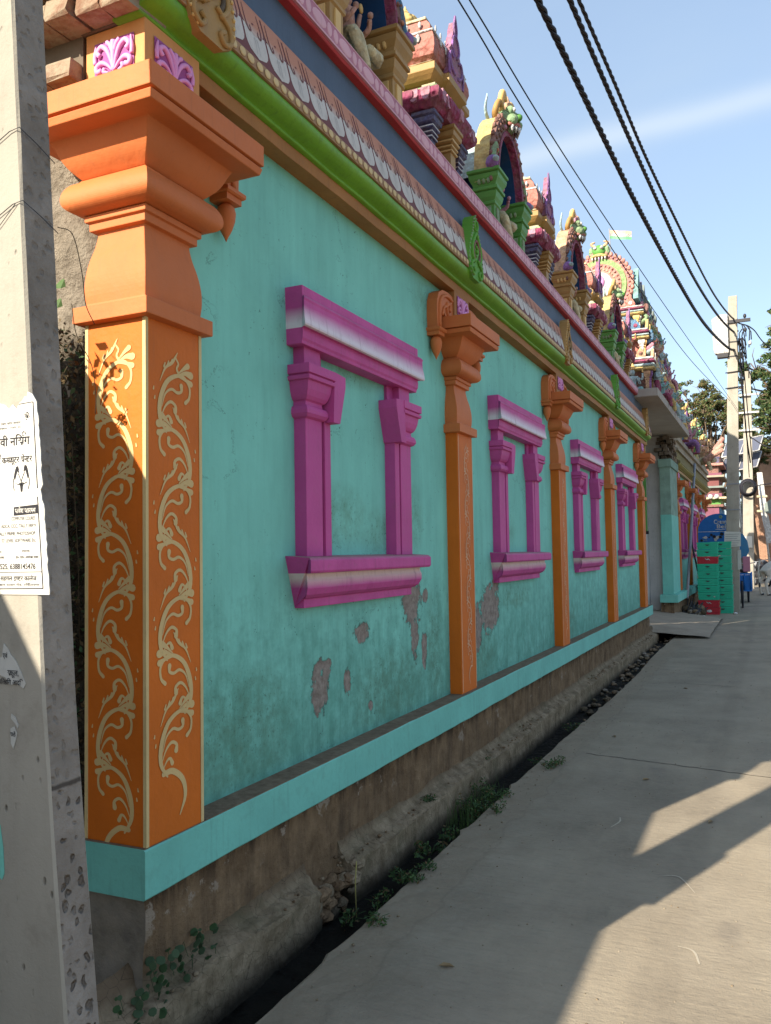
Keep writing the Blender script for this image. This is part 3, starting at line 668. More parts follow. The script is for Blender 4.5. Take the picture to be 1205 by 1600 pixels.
def window_mesh_parts(wall, yc):
    """blind window frame: a lintel on two posts with little capitals, over a sill; centred on yc"""
    lin = [(-.092, 2.612), (-.004, 2.612), (-.002, 2.628), (.004, 2.640), (.006, 2.668), (.004, 2.688), (.036, 2.690), (.039, 2.70), (.035, 2.735), (.029, 2.77), (.028, 2.81), (.032, 2.822), (.022, 2.836), (.006, 2.838), (.006, 2.892), (-.092, 2.892)]
    def ex(prof, half, names, mat, inset=None):
        mb = MB()
        # mitred ends: each profile point's overhang also runs along y
        n = len(prof); vs = []
        fx = [x for x, z in prof]; fx[0] = fx[1]; fx[-1] = fx[-2]
        for s in (-1, 1): vs += [(x, yc+s*(half+e), z) for (x, z), e in zip(prof, fx)]
        mb.add(vs, [(i, i+1, n+i+1, n+i) for i in range(n-1)] + [tuple(range(n))[::-1], tuple(range(n, 2*n))], mat)
        return mb.obj(names, wall, bevel=.003)
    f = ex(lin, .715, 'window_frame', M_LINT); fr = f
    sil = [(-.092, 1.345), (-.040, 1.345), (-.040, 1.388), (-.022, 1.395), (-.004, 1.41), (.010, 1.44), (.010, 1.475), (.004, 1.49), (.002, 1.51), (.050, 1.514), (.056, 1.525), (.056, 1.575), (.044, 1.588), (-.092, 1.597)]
    s2 = ex(sil, .700, 'sill', M_SILL); s2.parent = fr
    def post(s):
        # s=-1 left, 1 right
        ya, yb = (yc-.650, yc-.490) if s < 0 else (yc+.490, yc+.650)
        mb = MB(); mb.loft([(-.092, -.024, ya, yb, 1.592), (-.092, -.024, ya, yb, 2.268)], M_PURPLE)
        mb.loft([(-.092, -.028, ya, yb, 2.5), (-.092, -.028, ya, yb, 2.614)], M_PURPLE)
        ja, jb = (yb+.026, yb+.088) if s < 0 else (ya-.088, ya-.026)
        mb.loft([(-.092, -.022, ja, jb, 1.592), (-.092, -.022, ja, jb, 2.3)], M_PURPLE)
        mb.box(-.093, -.070, min(ja, ya)+.004, max(jb, yb)-.004, 1.590, 2.618, M_PURPLE)
        p = mb.obj('window_post', fr, bevel=.003)
        mb = MB()
        A = lambda P: [(-.092, -.024+o, ya-o, yb+o, z) for o, z in P]
        mb.loft(A([(0, 2.262), (.016, 2.27), (.026, 2.285), (.026, 2.302), (.018, 2.32), (.004, 2.326), (.002, 2.346), (.010, 2.352)]), M_PURPLE)
        mb.loft(A([(.012, 2.352), (.024, 2.37), (.034, 2.40), (.040, 2.44), (.054, 2.444), (.056, 2.462), (.044, 2.464), (.044, 2.470), (.056, 2.473), (.056, 2.518)]), M_PURPLE)
        mb.obj('window_capital', fr, bevel=.002)
        # bracket plate on the inner side
        if s < 0: out = [(yb+.05, 2.52), (yb+.165, 2.51), (yb+.165, 2.46), (yb+.10, 2.262), (yb+.03, 2.262)]
        else: out = [(ya-.05, 2.52), (ya-.165, 2.51), (ya-.165, 2.46), (ya-.10, 2.262), (ya-.03, 2.262)]
        MB().plate(out, lambda a, b, t: (-.091+.119*t, a, b), 1, M_PURPLE).obj('window_bracket', fr, bevel=.003)
    post(-1); post(1)
    return f

COR_P = [(-.10, 3.478), (.0, 3.478), (.0, 3.540)]
def nasi_mesh(main, inner, bead):
    """upright horseshoe ornament, centred on y=0, z from 0 to .5, front near x=.06"""
    mb = MB(); half = [(.07, 0), (.125, .03), (.155, .09), (.155, .16), (.14, .23), (.105, .30), (.07, .35), (.05, .40), (.04, .45), (.0, .485)]
    out = half + [(-a, b) for a, b in half[::-1][1:]]
    mb.plate(out, lambda a, b, t: (-.05+.085*t, a, b), 1, main)
    def t(pts, r, m, x=.040): P = catmull([(*p, 0) for p in pts], 4); mb.tube([(x, p[0]*1.25, p[1]) for p in P], r*1.15, m, 6)
    t([(-.04, .12), (-.075, .17), (-.07, .24), (-.03, .31), (0, .345), (.03, .31), (.07, .24), (.075, .17), (.04, .12)], .011, main)
    t([(-.035, .14), (-.055, .19), (-.04, .25), (0, .29), (.04, .25), (.055, .19), (.035, .14)], .009, inner)
    for s in (-1, 1):
        t([(s*.02, .15), (s*.05, .13), (s*.09, .10), (s*.095, .05), (s*.06, .025), (s*.04, .055), (s*.06, .075)], .010, main)
        t([(s*.01, .36), (s*.03, .40), (s*.015, .44)], .008, main)
    t([(-.02, .17), (.015, .19), (.02, .23), (-.01, .25)], .009, main); mb.ball((.04, 0, .21), .014, main, 8, 5)
    for i in range(1, len(out)-1):
        for k in (0, .5):
            a = out[i][0]*(1-k)+out[min(i+1, len(out)-1)][0]*k; b = out[i][1]*(1-k)+out[min(i+1, len(out)-1)][1]*k
            mb.ball((.036, a*.93, b*.97+.008), .0085, bead, 6, 4)
    return mb
def half_disc(n, ry, z0, z1, round_=.5):
    pts = []
    for i in range(n+1):
        a = -PI+PI*i/n; pts.append((ry*math.cos(a), z0+(z1-z0)*round_*(1+math.sin(a))))
    return [(-ry, z1)]+pts+[(ry, z1)]
def petal_mesh():
    """one painted petal: white tongue with a curl stroke on each side, sloping with the band"""
    mb = MB(); H = .262
    def fn(a, b, k=0): t = b/H; x = .100-.062*t**1.25 + .0012+.0006*k; return (x, a, 3.69+b)
    def poly(pts, mat, k): mb.add([fn(a, b, k) for a, b in pts], [tuple(range(len(pts)))], mat)
    ry = .083
    def tongue(z0, z1, r, mat, k):
        rows = 7; vs = []
        for i in range(rows+1):
            t = i/rows; z = z0+(z1-z0)*t; w = r*math.sqrt(max(0, 1-(1-min(1, t*2.1))**2)) if t < .48 else r
            vs += [fn(-w, z, k), fn(w, z, k)]
        mb.add(vs, [(2*i, 2*i+1, 2*i+3, 2*i+2) for i in range(rows)], mat)
    tongue(.012, .15, ry, M_PETAL, 0); tongue(.12, .262, ry, M_PETALTOP, 1)
    for s in (-1, 1):
        stroke(mb, [(s*.055, .25), (s*.058, .17), (s*.045, .13), (s*.028, .135), (s*.030, .155)], [.004, .008, .009, .009, .007], lambda a, b: fn(a, b, 4), M_MAROON, 3)
        stroke(mb, [(s*.012, .03), (s*.008, .11)], [.002, .003], lambda a, b: fn(a, b, 4), M_GREYL, 2)
    stroke(mb, [(-.004, .178), (.004, .180)], [.008, .008], lambda a, b: fn(a, b, 4), M_MAROON, 1)
    return mb
def mat_petal_top():
    n = NT('petal_white_to_salmon'); x, y, z = n.xyz()
    w = n.rng(n.math('ADD', z, n.math('MULTIPLY', n.math('SUBTRACT', n.noise(9, 4), .5), .015)), 3.80, 3.87)
    return n.done(n.mix(w, (.53, .47, .42), (.48, .22, .14)), .7)
M_PETALTOP = mat_petal_top(); M_GREYL = flat('grey_line', (.3, .3, .3), .8)

def cornice(wall, y0, y1, dull=False):
    g = M_GREEN if not dull else M_OLIVE
    MB().wavy([(-.12, 3.478), (0, 3.478), (.0, 3.542), (-.12, 3.542)], y0+(.35 if y0 < 3 else 0), y1, M_OCHRE).obj('orange_beam', wall, bevel=.003)
    gp = [(-.10, 3.542), (.018, 3.542), (.026, 3.548), (.026, 3.556), (.016, 3.560), (.022, 3.566), (.040, 3.572), (.062, 3.580), (.080, 3.592), (.091, 3.607), (.095, 3.622), (.094, 3.634), (.088, 3.642), (-.10, 3.645)]
    MB().wavy(gp, y0, y1, g, .003, smooth=True).obj('green_moulding', wall)
    MB().extr([(-.10, 3.643), (.102, 3.613+.03), (.104, 3.69), (.0, 3.692)], y0, y1, M_DOTBAND).obj('dotted_band', wall, bevel=.002)
    rows = 7; prof = [(.100-.062*(t/rows)**1.25, 3.69+.262*t/rows) for t in range(rows+1)]
    MB().extr([(-.1, 3.69)]+prof+[(-.1, 3.954)], y0, y1, M_MAROON).obj('petal_band', wall)
    MB().extr([(-.1, 3.945)]+[(.041+.0015, 3.935), (.034, 3.968), (-.1, 3.968)], y0, y1, M_SALMON).obj('salmon_edge', wall)
    MB().extr([(-.3, 3.96), (.0, 3.96), (.0, 4.186), (-.3, 4.186)], y0, y1, M_BLUEG).obj('blue_frieze', wall)
    MB().wavy([(-.3, 4.184), (.045, 4.184), (.05, 4.19), (.05, 4.212), (-.3, 4.212)], y0, y1, M_RED, .004).obj('red_soffit', wall)
    MB().wavy([(-.9, 4.2), (.051, 4.2), (.060, 4.205), (.060, 4.302), (.052, 4.31), (-.9, 4.31)], y0, y1, M_PINKB, .0012).obj('pink_band', wall)
    pl = MB(); pl.box(.0595, .0622, y0, y1, 4.203, 4.213, M_PINKD); pl.box(.0595, .0622, y0, y1, 4.298, 4.304, M_PINKD); pl.obj('pink_band_line', wall)
def cornice_pieces(wall, y0, y1):
    # dots, petals, ovals: one object each, shared meshes
    d = MB(); n = 12
    d.add([(.1055, .024*math.cos(2*PI*i/n), 3.667+.019*math.sin(2*PI*i/n)) for i in range(n)]+[(.1085, .019*math.cos(2*PI*i/n), 3.667+.015*math.sin(2*PI*i/n)) for i in range(n)], [(i, (i+1) % n, n+(i+1) % n, n+i) for i in range(n)]+[tuple(range(n, 2*n))], M_DOT)
    first = d.obj('painted_dot', wall); p = (.0635); y = y0+.06; first.location.y = y; k = 1
    while y < y1-.07 and k < 205:
        y += p; share(first.data, 'painted_dot', wall, (0, y+R.uniform(-.003, .003), R.uniform(-.001, .001)), None, (1, R.uniform(.9, 1.06), 1)); k += 1
    q = petal_mesh().obj('painted_petal', wall); y = y0+.10; q.location.y = y
    while y < y1-.2: y += .1795; share(q.data, 'painted_petal', wall, (0, y, 0), None, (1, R.uniform(.96, 1.02), 1))
    def oval(w, nm):
        m = MB(); nn = 12; m.add([(.0605, w*math.cos(2*PI*i/nn), 4.255+.036*math.sin(2*PI*i/nn)) for i in range(nn)]+[(.063, w*.86*math.cos(2*PI*i/nn), 4.255+.030*math.sin(2*PI*i/nn)) for i in range(nn)], [(i, (i+1) % nn, nn+(i+1) % nn, nn+i) for i in range(nn)]+[tuple(range(nn, 2*nn))], M_PINKD); return m.obj(nm, wall)
    a = oval(.026, 'painted_oval'); b = oval(.072, 'painted_oval'); y = y0+.12; i = 0; fa = fb = True
    seq = [(b, .105), (a, .068), (a, .095)]
    while y < y1-.1:
        o, dy = seq[i % 3]
        if o is a and fa: a.location.y = y; fa = False
        elif o is b and fb: b.location.y = y; fb = False
        else: share(o.data, 'painted_oval', wall, (0, y, 0))
        nx = seq[(i+1) % 3]; y += dy+ (0 if not (nx[0] is b) else .012); i += 1
M_OLIVE = paint('olive_paint', (.28, .26, .06), .6, .15, .3)

def make_wall():
    W = thing('temple_wall', (0, 9, .0), 'turquoise temple compound wall with orange pillars, purple blind windows and a green cornice', 'temple wall')
    # body: panel with grid so the plaster undulates slightly
    MB().box(-.40, -.09, 2.50, 15.62, .55, 3.50, M_TEAL).obj('wall_panel', W)
    mb = MB(); mb.wavy([(-.262, .433), (.022, .433), (.028, .439), (.028, .597), (.022, .603), (-.262, .603)], 2.285, 15.71, M_PLINTH, .0035); pl = mb.obj('plinth', W)
    mb = MB(); mb.box(-.40, .024, 2.63, 15.70, .6035, .6075, M_DUST); mb.box(-.26, .024, 2.289, 2.63, .6035, .606, M_DUST); mb.obj('plinth_dust', W)
    # soiled base below the plinth, uneven
    ys = np.linspace(2.33, 15.68, 150); zs = np.linspace(-.40, .434, 9); vs = []; fs = []
    for i, y in enumerate(ys):
        for j, z in enumerate(zs): vs.append((-.030-.012*(.5+.5*math.sin(y*1.9+z*3))-R.uniform(0, .007)*(j < 8), y, z))
    k = len(zs)
    for i in range(len(ys)-1):
        for j in range(k-1): a = i*k+j; fs.append((a, a+k, a+k+1, a+1))
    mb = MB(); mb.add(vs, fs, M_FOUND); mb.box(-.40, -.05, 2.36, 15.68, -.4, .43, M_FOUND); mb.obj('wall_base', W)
    mb = MB()                                                       # bare concrete foot below pillar
    zs = np.linspace(-.40, .43, 14); xs = np.linspace(-1.2, .0, 22); vs = [(x, 2.325-R.uniform(0, .022)-.02*(z < .05), z) for z in zs for x in xs]
    n = len(xs); mb.add(vs, [(i*n+j, i*n+j+1, (i+1)*n+j+1, (i+1)*n+j) for i in range(len(zs)-1) for j in range(n-1)], M_CEMENT, True); mb.obj('concrete_foot', W)
    cornice(W, 2.27, 15.70); cornice_pieces(W, 2.29, 15.69)
    for i, y in enumerate((2.30, 5.59, 8.72, 11.85, 14.98)): make_pillar(W, y, first=(i == 0))
    for yc in (4.145, 7.315, 10.445, 13.575): window_mesh_parts(W, yc)
    # flat backing of parapet
    MB().box(-.9, -.30, 2.6, 15.7, 3.5, 4.2, M_CEMENT).obj('parapet_core', W)
    # ornaments straddling the cornice
    ng = nasi_mesh(M_GREENL, M_BROWNP, M_LEAFG).obj('cornice_ornament', W, label='green horseshoe ornament'); nn = nasi_mesh(M_GOLD, M_DARKG, M_GOLDL).obj('cornice_ornament', W, label='golden horseshoe ornament')
    ng.location = (.075, 5.77, 3.585); nn.location = (.075, 8.86, 3.585)
    share(ng.data, 'cornice_ornament', W, (.075, 12.0, 3.585))['label'] = 'green horseshoe ornament'
    for y in (2.58, 15.10): share(nn.data, 'cornice_ornament', W, (.075, y, 3.585))['label'] = 'golden horseshoe ornament'
    # end of the wall: rough cement and bare bricks
    vs = []; zs = np.linspace(.3, 3.35, 90); xs = np.linspace(-1.3, -.20, 34)
    for z in zs:
        for x in xs: vs.append((x, 2.39-.02*math.sin(x*9+z*4)-.015*math.sin(z*17+x*5)-R.uniform(0, .012), z))
    n = len(xs); mb = MB(); mb.add(vs, [(i*n+j, i*n+j+1, (i+1)*n+j+1, (i+1)*n+j) for i in range(len(zs)-1) for j in range(n-1)], M_DAMPSHADE, True)
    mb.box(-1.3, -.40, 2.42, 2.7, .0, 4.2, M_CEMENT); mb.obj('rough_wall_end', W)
    bm_ = []
    for v in range(5):
        b = MB(); vs = []
        b.loft([(-.055, .055, 0, .22, 0), (-.058, .056, -.004, .22, .012), (-.056, .058, .003, .22, .060), (-.05, .053, .006, .22, .072)], M_BRICK)
        b.v = [(x+R.uniform(-.004, .004), y+R.uniform(-.005, .005), z+R.uniform(-.003, .003)) for x, y, z in b.v]
        bm_.append(b)
    meshes = [None]*5; nb = 0
    rows = [(3.365, 2.225, -1.2, -.27), (3.550, 2.185, -1.2, .03), (3.635, 2.155, -1.25, .03), (3.720, 2.18, -1.25, .03), (3.805, 2.15, -1.2, .02), (3.890, 2.17, -1.2, .03), (3.975, 2.15, -1.2, .0), (4.060, 2.17, -1.2, .0), (4.145, 2.15, -1.2, .0)]
    for ri, (z, y, xa, xb) in enumerate(rows):
        x = xb-.06 - (0.0 if ri % 2 else .0)
        while x > xa:
            v = R.randrange(5)
            loc = (x+R.uniform(-.004, .004), y+R.uniform(-.014, .014), z+R.uniform(-.003, .003)); rot = (R.uniform(-.03, .03), R.uniform(-.03, .03), R.uniform(-.05, .05))
            if meshes[v] is None: o = bm_[v].obj('brick', W); meshes[v] = o.data; o.location = loc; o.rotation_euler = rot
            else: o = share(meshes[v], 'brick', W, loc, rot)
            x -= .119+R.uniform(0, .006)
    MB().box(-1.25, -.27, 2.30, 2.40, 3.30, 4.2, M_BMORT).box(-.27, .0, 2.29, 2.40, 3.547, 4.2, M_BMORT).obj('brick_core', W)
    mb = MB(); mb.box(-.14, .035, 2.130, 2.16, 3.645, 3.71, M_PALEB); mb.v = [(x+R.uniform(-.01, .01), y, z+R.uniform(-.01, .01)) for x, y, z in mb.v]; mb.obj('blue_paint_patch', W, bevel=.004)
    return W
def mat_damp_shade():
    n = NT('damp_shaded_cement'); x, y, z = n.xyz(); a = n.noise(9, 6, .7); b = n.noise(38, 5, .7); v = n.vor(11, None, 'DISTANCE_TO_EDGE')
    c = n.mix(n.rng(a, .3, .7), (.13, .11, .085), (.27, .235, .185)); c = n.mix(n.rng(n.math('ADD', z, n.math('MULTIPLY', a, .4)), 2.75, 2.55), c, n.mix(n.rng(b, .4, .6), (.018, .015, .010), (.06, .048, .032)))  # low part near-black: damp, with the shade there painted into the colour
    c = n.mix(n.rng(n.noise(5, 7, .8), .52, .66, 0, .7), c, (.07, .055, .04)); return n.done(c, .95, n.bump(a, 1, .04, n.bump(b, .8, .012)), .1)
M_DAMPSHADE = mat_damp_shade()
M_DARKG = paint('dark_carved_recess', (.10, .075, .05), .8); M_BMORT = paint('mortar', (.15, .12, .09), .95, .2, .4)
WALL = make_wall()

# ------------------------------------------------------------------ parapet shrines
def T(mb, pts, r, m, n=6): P = catmull([list(p) for p in pts], 4); rr = r if not isinstance(r, (list, tuple)) else [r[0]+(r[1]-r[0])*i/(len(P)-1) for i in range(len(P))]; mb.tube([tuple(p) for p in P], rr, m, n)
def sq(cx, cy, hx, hy, P): return [(cx-hx-o, cx+hx+o, cy-hy-o, cy+hy+o, z) for o, z in P]
def make_turret(loc, label):
    """miniature tower, origin at its base centre: striped pilasters, magenta eave with petals, gold slab, coral dome, finial"""
    X, Y, Z = loc; t = thing('parapet_turret', loc, label, 'shrine turret', 'small shrine turrets along the parapet')
    o_ = lambda mb: mb  # coordinates below are world
    def L(P, mat, name, hx=.30, hy=.30, bev=.003, smooth=False, par=t):
        return MB().loft(sq(X, Y, hx, hy, [(o, Z+z) for o, z in P]), mat, smooth=smooth).obj(name, par, bevel=bev)
    L([(.10, 0), (.10, .05), (.06, .06), (.06, .10)], M_INDIGO, 'base'); L([(-.05, .10), (-.05, .42)], M_RED, 'wall')
    pm = MB()
    def pil(x, y, mat, big):
        mb = MB(); a = .05 if big else .04
        P = [(0, .06), (0, .20), (.012, .205), (.012, .222), (.0, .228), (.016, .238), (.016, .255), (.004, .26), (.026, .272), (.026, .292), (.010, .298), (.036, .315), (.042, .345), (.030, .352), (.048, .362), (.048, .385)]
        mb.loft(sq(x, y, a, a, [(o, Z+z) for o, z in P]), mat)
        for (z, o) in ((.222, .0135), (.255, .0175), (.292, .0275)): mb.loft(sq(x, y, a, a, [(o, Z+z-.012), (o, Z+z-.004)]), M_WHITE if not big else M_GOLDL)
        mb.obj('pilaster', t)
    h = .27
    for y in (-h, h): pil(X+h, Y+y, M_INDIGO, False); pil(X-h, Y+y, M_INDIGO, False)
    pil(X+h+.04, Y, M_GOLD, True); pil(X, Y-h-.04, M_GOLD, True)
    L([(.02, .385), (.06, .40), (.10, .435), (.115, .47), (.115, .50), (.10, .52)], M_MAG, 'magenta_eave', bev=0); 
    MB().loft(sq(X+.02, Y, .34, .15, [(.02, Z+.39), (.055, Z+.435), (.075, Z+.47), (.075, Z+.502), (.06, Z+.518)]), M_MAG).loft(sq(X, Y-.02, .15, .34, [(.02, Z+.39), (.055, Z+.435), (.075, Z+.47), (.075, Z+.502), (.06, Z+.518)]), M_MAG).obj('eave_projection', t)
    mb = MB()
    for s in (-1, 0, 1):
        for sx in (0, 1):
            for q in (-1, 1) if s else (0,):
                c = s*.27+q*.045*(1 if s else 0)
                out = [(c-.034, Z+.515), (c-.034, Z+.47), (c-.018, Z+.435), (c, Z+.428), (c+.018, Z+.435), (c+.034, Z+.47), (c+.034, Z+.515)]
                ex = .418 if s else .438
                if sx: mb.plate(out, lambda a, b, k: (X+ex-.02+.024*k+.0, Y+a, b), 1, M_PINK)
                else: mb.plate(out, lambda a, b, k: (X+a, Y-ex+.02-.024*k, b), 1, M_PINK)
    mb.obj('eave_petal_row', t, kind='stuff')
    L([(.09, .52), (.09, .535)], M_LEAFG, 'green_fillet', bev=0)
    for (bx, by) in ((.32, -.32), (.32, .32), (-.32, -.32)):
        MB().loft(sq(X+bx, Y+by, .05, .05, [(0, Z+.535), (.0, Z+.56), (-.03, Z+.575)]), M_CREAM).obj('corner_block', t)
    L([(-.06, .535), (-.06, .60), (-.03, .61), (-.03, .63)], M_GOLD, 'neck'); MB().loft(sq(X+.05, Y, .24, .10, [(0, Z+.535), (0, Z+.62)]), M_GOLD).loft(sq(X, Y-.05, .10, .24, [(0, Z+.535), (0, Z+.62)]), M_GOLD).obj('neck_bay', t)
    L([(.02, .62), (.05, .645), (.07, .665), (.07, .715), (.05, .72)], M_GOLD, 'gold_slab'); MB().loft(sq(X+.03, Y, .33, .14, [(.0, Z+.625), (.05, Z+.66), (.05, Z+.712), (.04, Z+.718)]), M_GOLD).obj('slab_bay', t)
    L([(.03, .72), (.05, .735), (.03, .75)], M_CREAM, 'bead_course', bev=0)
    L([(.015, .75), (.055, .78), (.07, .83), (.068, .88), (.055, .93), (.045, .95)], M_CORAL, 'dome', bev=0, smooth=False)
    L([(.052, .95), (.056, .957), (.05, .967), (.035, .975)], M_WHITE, 'dome_band', bev=0)
    L([(.03, .975), (.015, 1.03), (-.02, 1.08), (-.045, 1.10)], M_CORAL, 'dome_top', bev=0)
    L([(-.03, 1.10), (-.03, 1.12), (-.06, 1.13), (-.13, 1.18)], M_CREAM, 'dome_crown')
    mb = MB()
    for i in range(6):
        for (zc, e, w) in ((.90, .375, .018), (1.02, .338, .014)):
            a = -.25+.1*i
            mb.ball((X+e, Y+a, Z+zc), (.006, w, w*1.9), M_WHITE, 6, 4); mb.ball((X+a, Y-e, Z+zc), (w, .006, w*1.9), M_WHITE, 6, 4)
    mb.obj('painted_drops', t, kind='stuff')
    MB().lathe([(.075, 1.17), (.09, 1.19), (.06, 1.22), (.05, 1.24), (.055, 1.255), (.095, 1.285), (.108, 1.325), (.095, 1.36), (.06, 1.38), (.035, 1.392), (.04, 1.405), (.028, 1.42), (.012, 1.45), (.002, 1.475)], (X, Y, Z-.04), M_YELLOW, 20).obj('finial', t)
    # crest ornament on the street face and on the near face
    def crest(fn):
        mb = MB(); half = [(.10, .72), (.14, .75), (.125, .80), (.14, .85), (.105, .90), (.11, .95), (.075, 1.0), (.075, 1.04), (.045, 1.08), (.04, 1.12), (.0, 1.20)]
        out = half+[(-a, b) for a, b in half[::-1][1:]]; mb.plate(out, fn, 1, M_PINKM)
        for s in (-1, 1):
            for (pts, r) in (([(.03, .78), (.09, .80), (.13, .86), (.10, .92), (.05, .90)], .013), ([(.02, .92), (.07, .98), (.05, 1.05), (.02, 1.08)], .011), ([(.02, 1.08), (.03, 1.15), (.0, 1.24)], .009), ([(.14, .74), (.15, .82), (.14, .88)], .010)):
                P = catmull([(*p, 0) for p in pts], 4); mb.tube([fn(s*p[0], p[1], 1.05) for p in P], r, M_VIOLET, 6)
        mb.obj('crest', t)
    crest(lambda a, b, k: (X+.35+.045*k, Y+a, Z+b))
    return t
M_PINKM = paint('mauve_crest_paint', (0.394, 0.164, 0.268), .7, .2, .42, (.17, .14, .11), .5, 1.6)

def figure(mb, c, h, skin, cloth, trim, seated=True, face=(1, 0), arms=4, seed=1):
    """small painted plaster figure: c foot centre, h total height, facing dir in xy"""
    r = random.Random(seed); fx, fy = face; sx, sy = -fy, fx
    def P(f, s, z): return (c[0]+fx*f*h+sx*s*h, c[1]+fy*f*h+sy*s*h, c[2]+z*h)
    if seated:
        T(mb, [P(0, .10, .12), P(.22, .26, .14), P(.26, .0, .10)], (.085*h, .05*h), cloth, 8); T(mb, [P(0, -.10, .12), P(.22, -.24, .14), P(.28, -.16, -.08), P(.30, -.15, -.18)], (.085*h, .045*h), cloth, 8)
        mb.ball(P(0, 0, .12), (.17*h,)*2+(.12*h,), cloth, 10, 6); b = .12
    else:
        T(mb, [P(0, .07, .46), P(.05, .09, .24), P(.0, .09, .0)], (.075*h, .04*h), cloth, 8); T(mb, [P(0, -.07, .46), P(.02, -.08, .24), P(.0, -.09, .0)], (.075*h, .04*h), cloth, 8); b = .42
    k = (1-b)/.88
    Z = lambda z: b+z*k
    T(mb, [P(0, 0, Z(0)), P(0, 0, Z(.12)), P(.01, 0, Z(.30)), P(0, 0, Z(.42))], (.10*h, .11*h), skin, 8)
    mb.ball(P(0, 0, Z(.34)), (.10*h, .14*h if abs(fx) > .5 else .10*h, .09*h), skin, 8, 6)
    mb.ball(P(.015, 0, Z(.54)), (.075*h, .075*h, .09*h), skin, 10, 7); mb.ball(P(.085, 0, Z(.53)), .016*h, skin, 6, 4)
    mb.lathe([(.085*h, 0), (.09*h, .02*h), (.07*h, .06*h), (.075*h, .08*h), (.045*h, .14*h), (.02*h, .19*h), (.004*h, .23*h)], P(0, 0, Z(.62)), trim, 10)
    mb.lathe([(.09*h, 0), (.10*h, .015*h), (.085*h, .03*h)], P(0, 0, Z(.40)), trim, 10); mb.lathe([(.115*h, 0), (.125*h, .02*h), (.11*h, .04*h)], P(0, 0, Z(.02)), trim, 10)
    for s in (-1, 1):
        q = r.uniform(-.06, .06)
        T(mb, [P(0, s*.11, Z(.38)), P(.03, s*.20, Z(.22+q)), P(.16, s*.20, Z(.26+q)), P(.20, s*.16, Z(.34+q))], (.038*h, .024*h), skin, 6); mb.ball(P(.21, s*.155, Z(.37+q)), .032*h, skin, 6, 5)
        if arms > 2:
            T(mb, [P(-.02, s*.11, Z(.38)), P(.0, s*.26, Z(.34+q)), P(.04, s*.28, Z(.50+q))], (.036*h, .022*h), skin, 6); mb.ball(P(.05, s*.28, Z(.56+q)), (.02*h, .04*h, .05*h), trim, 6, 5)

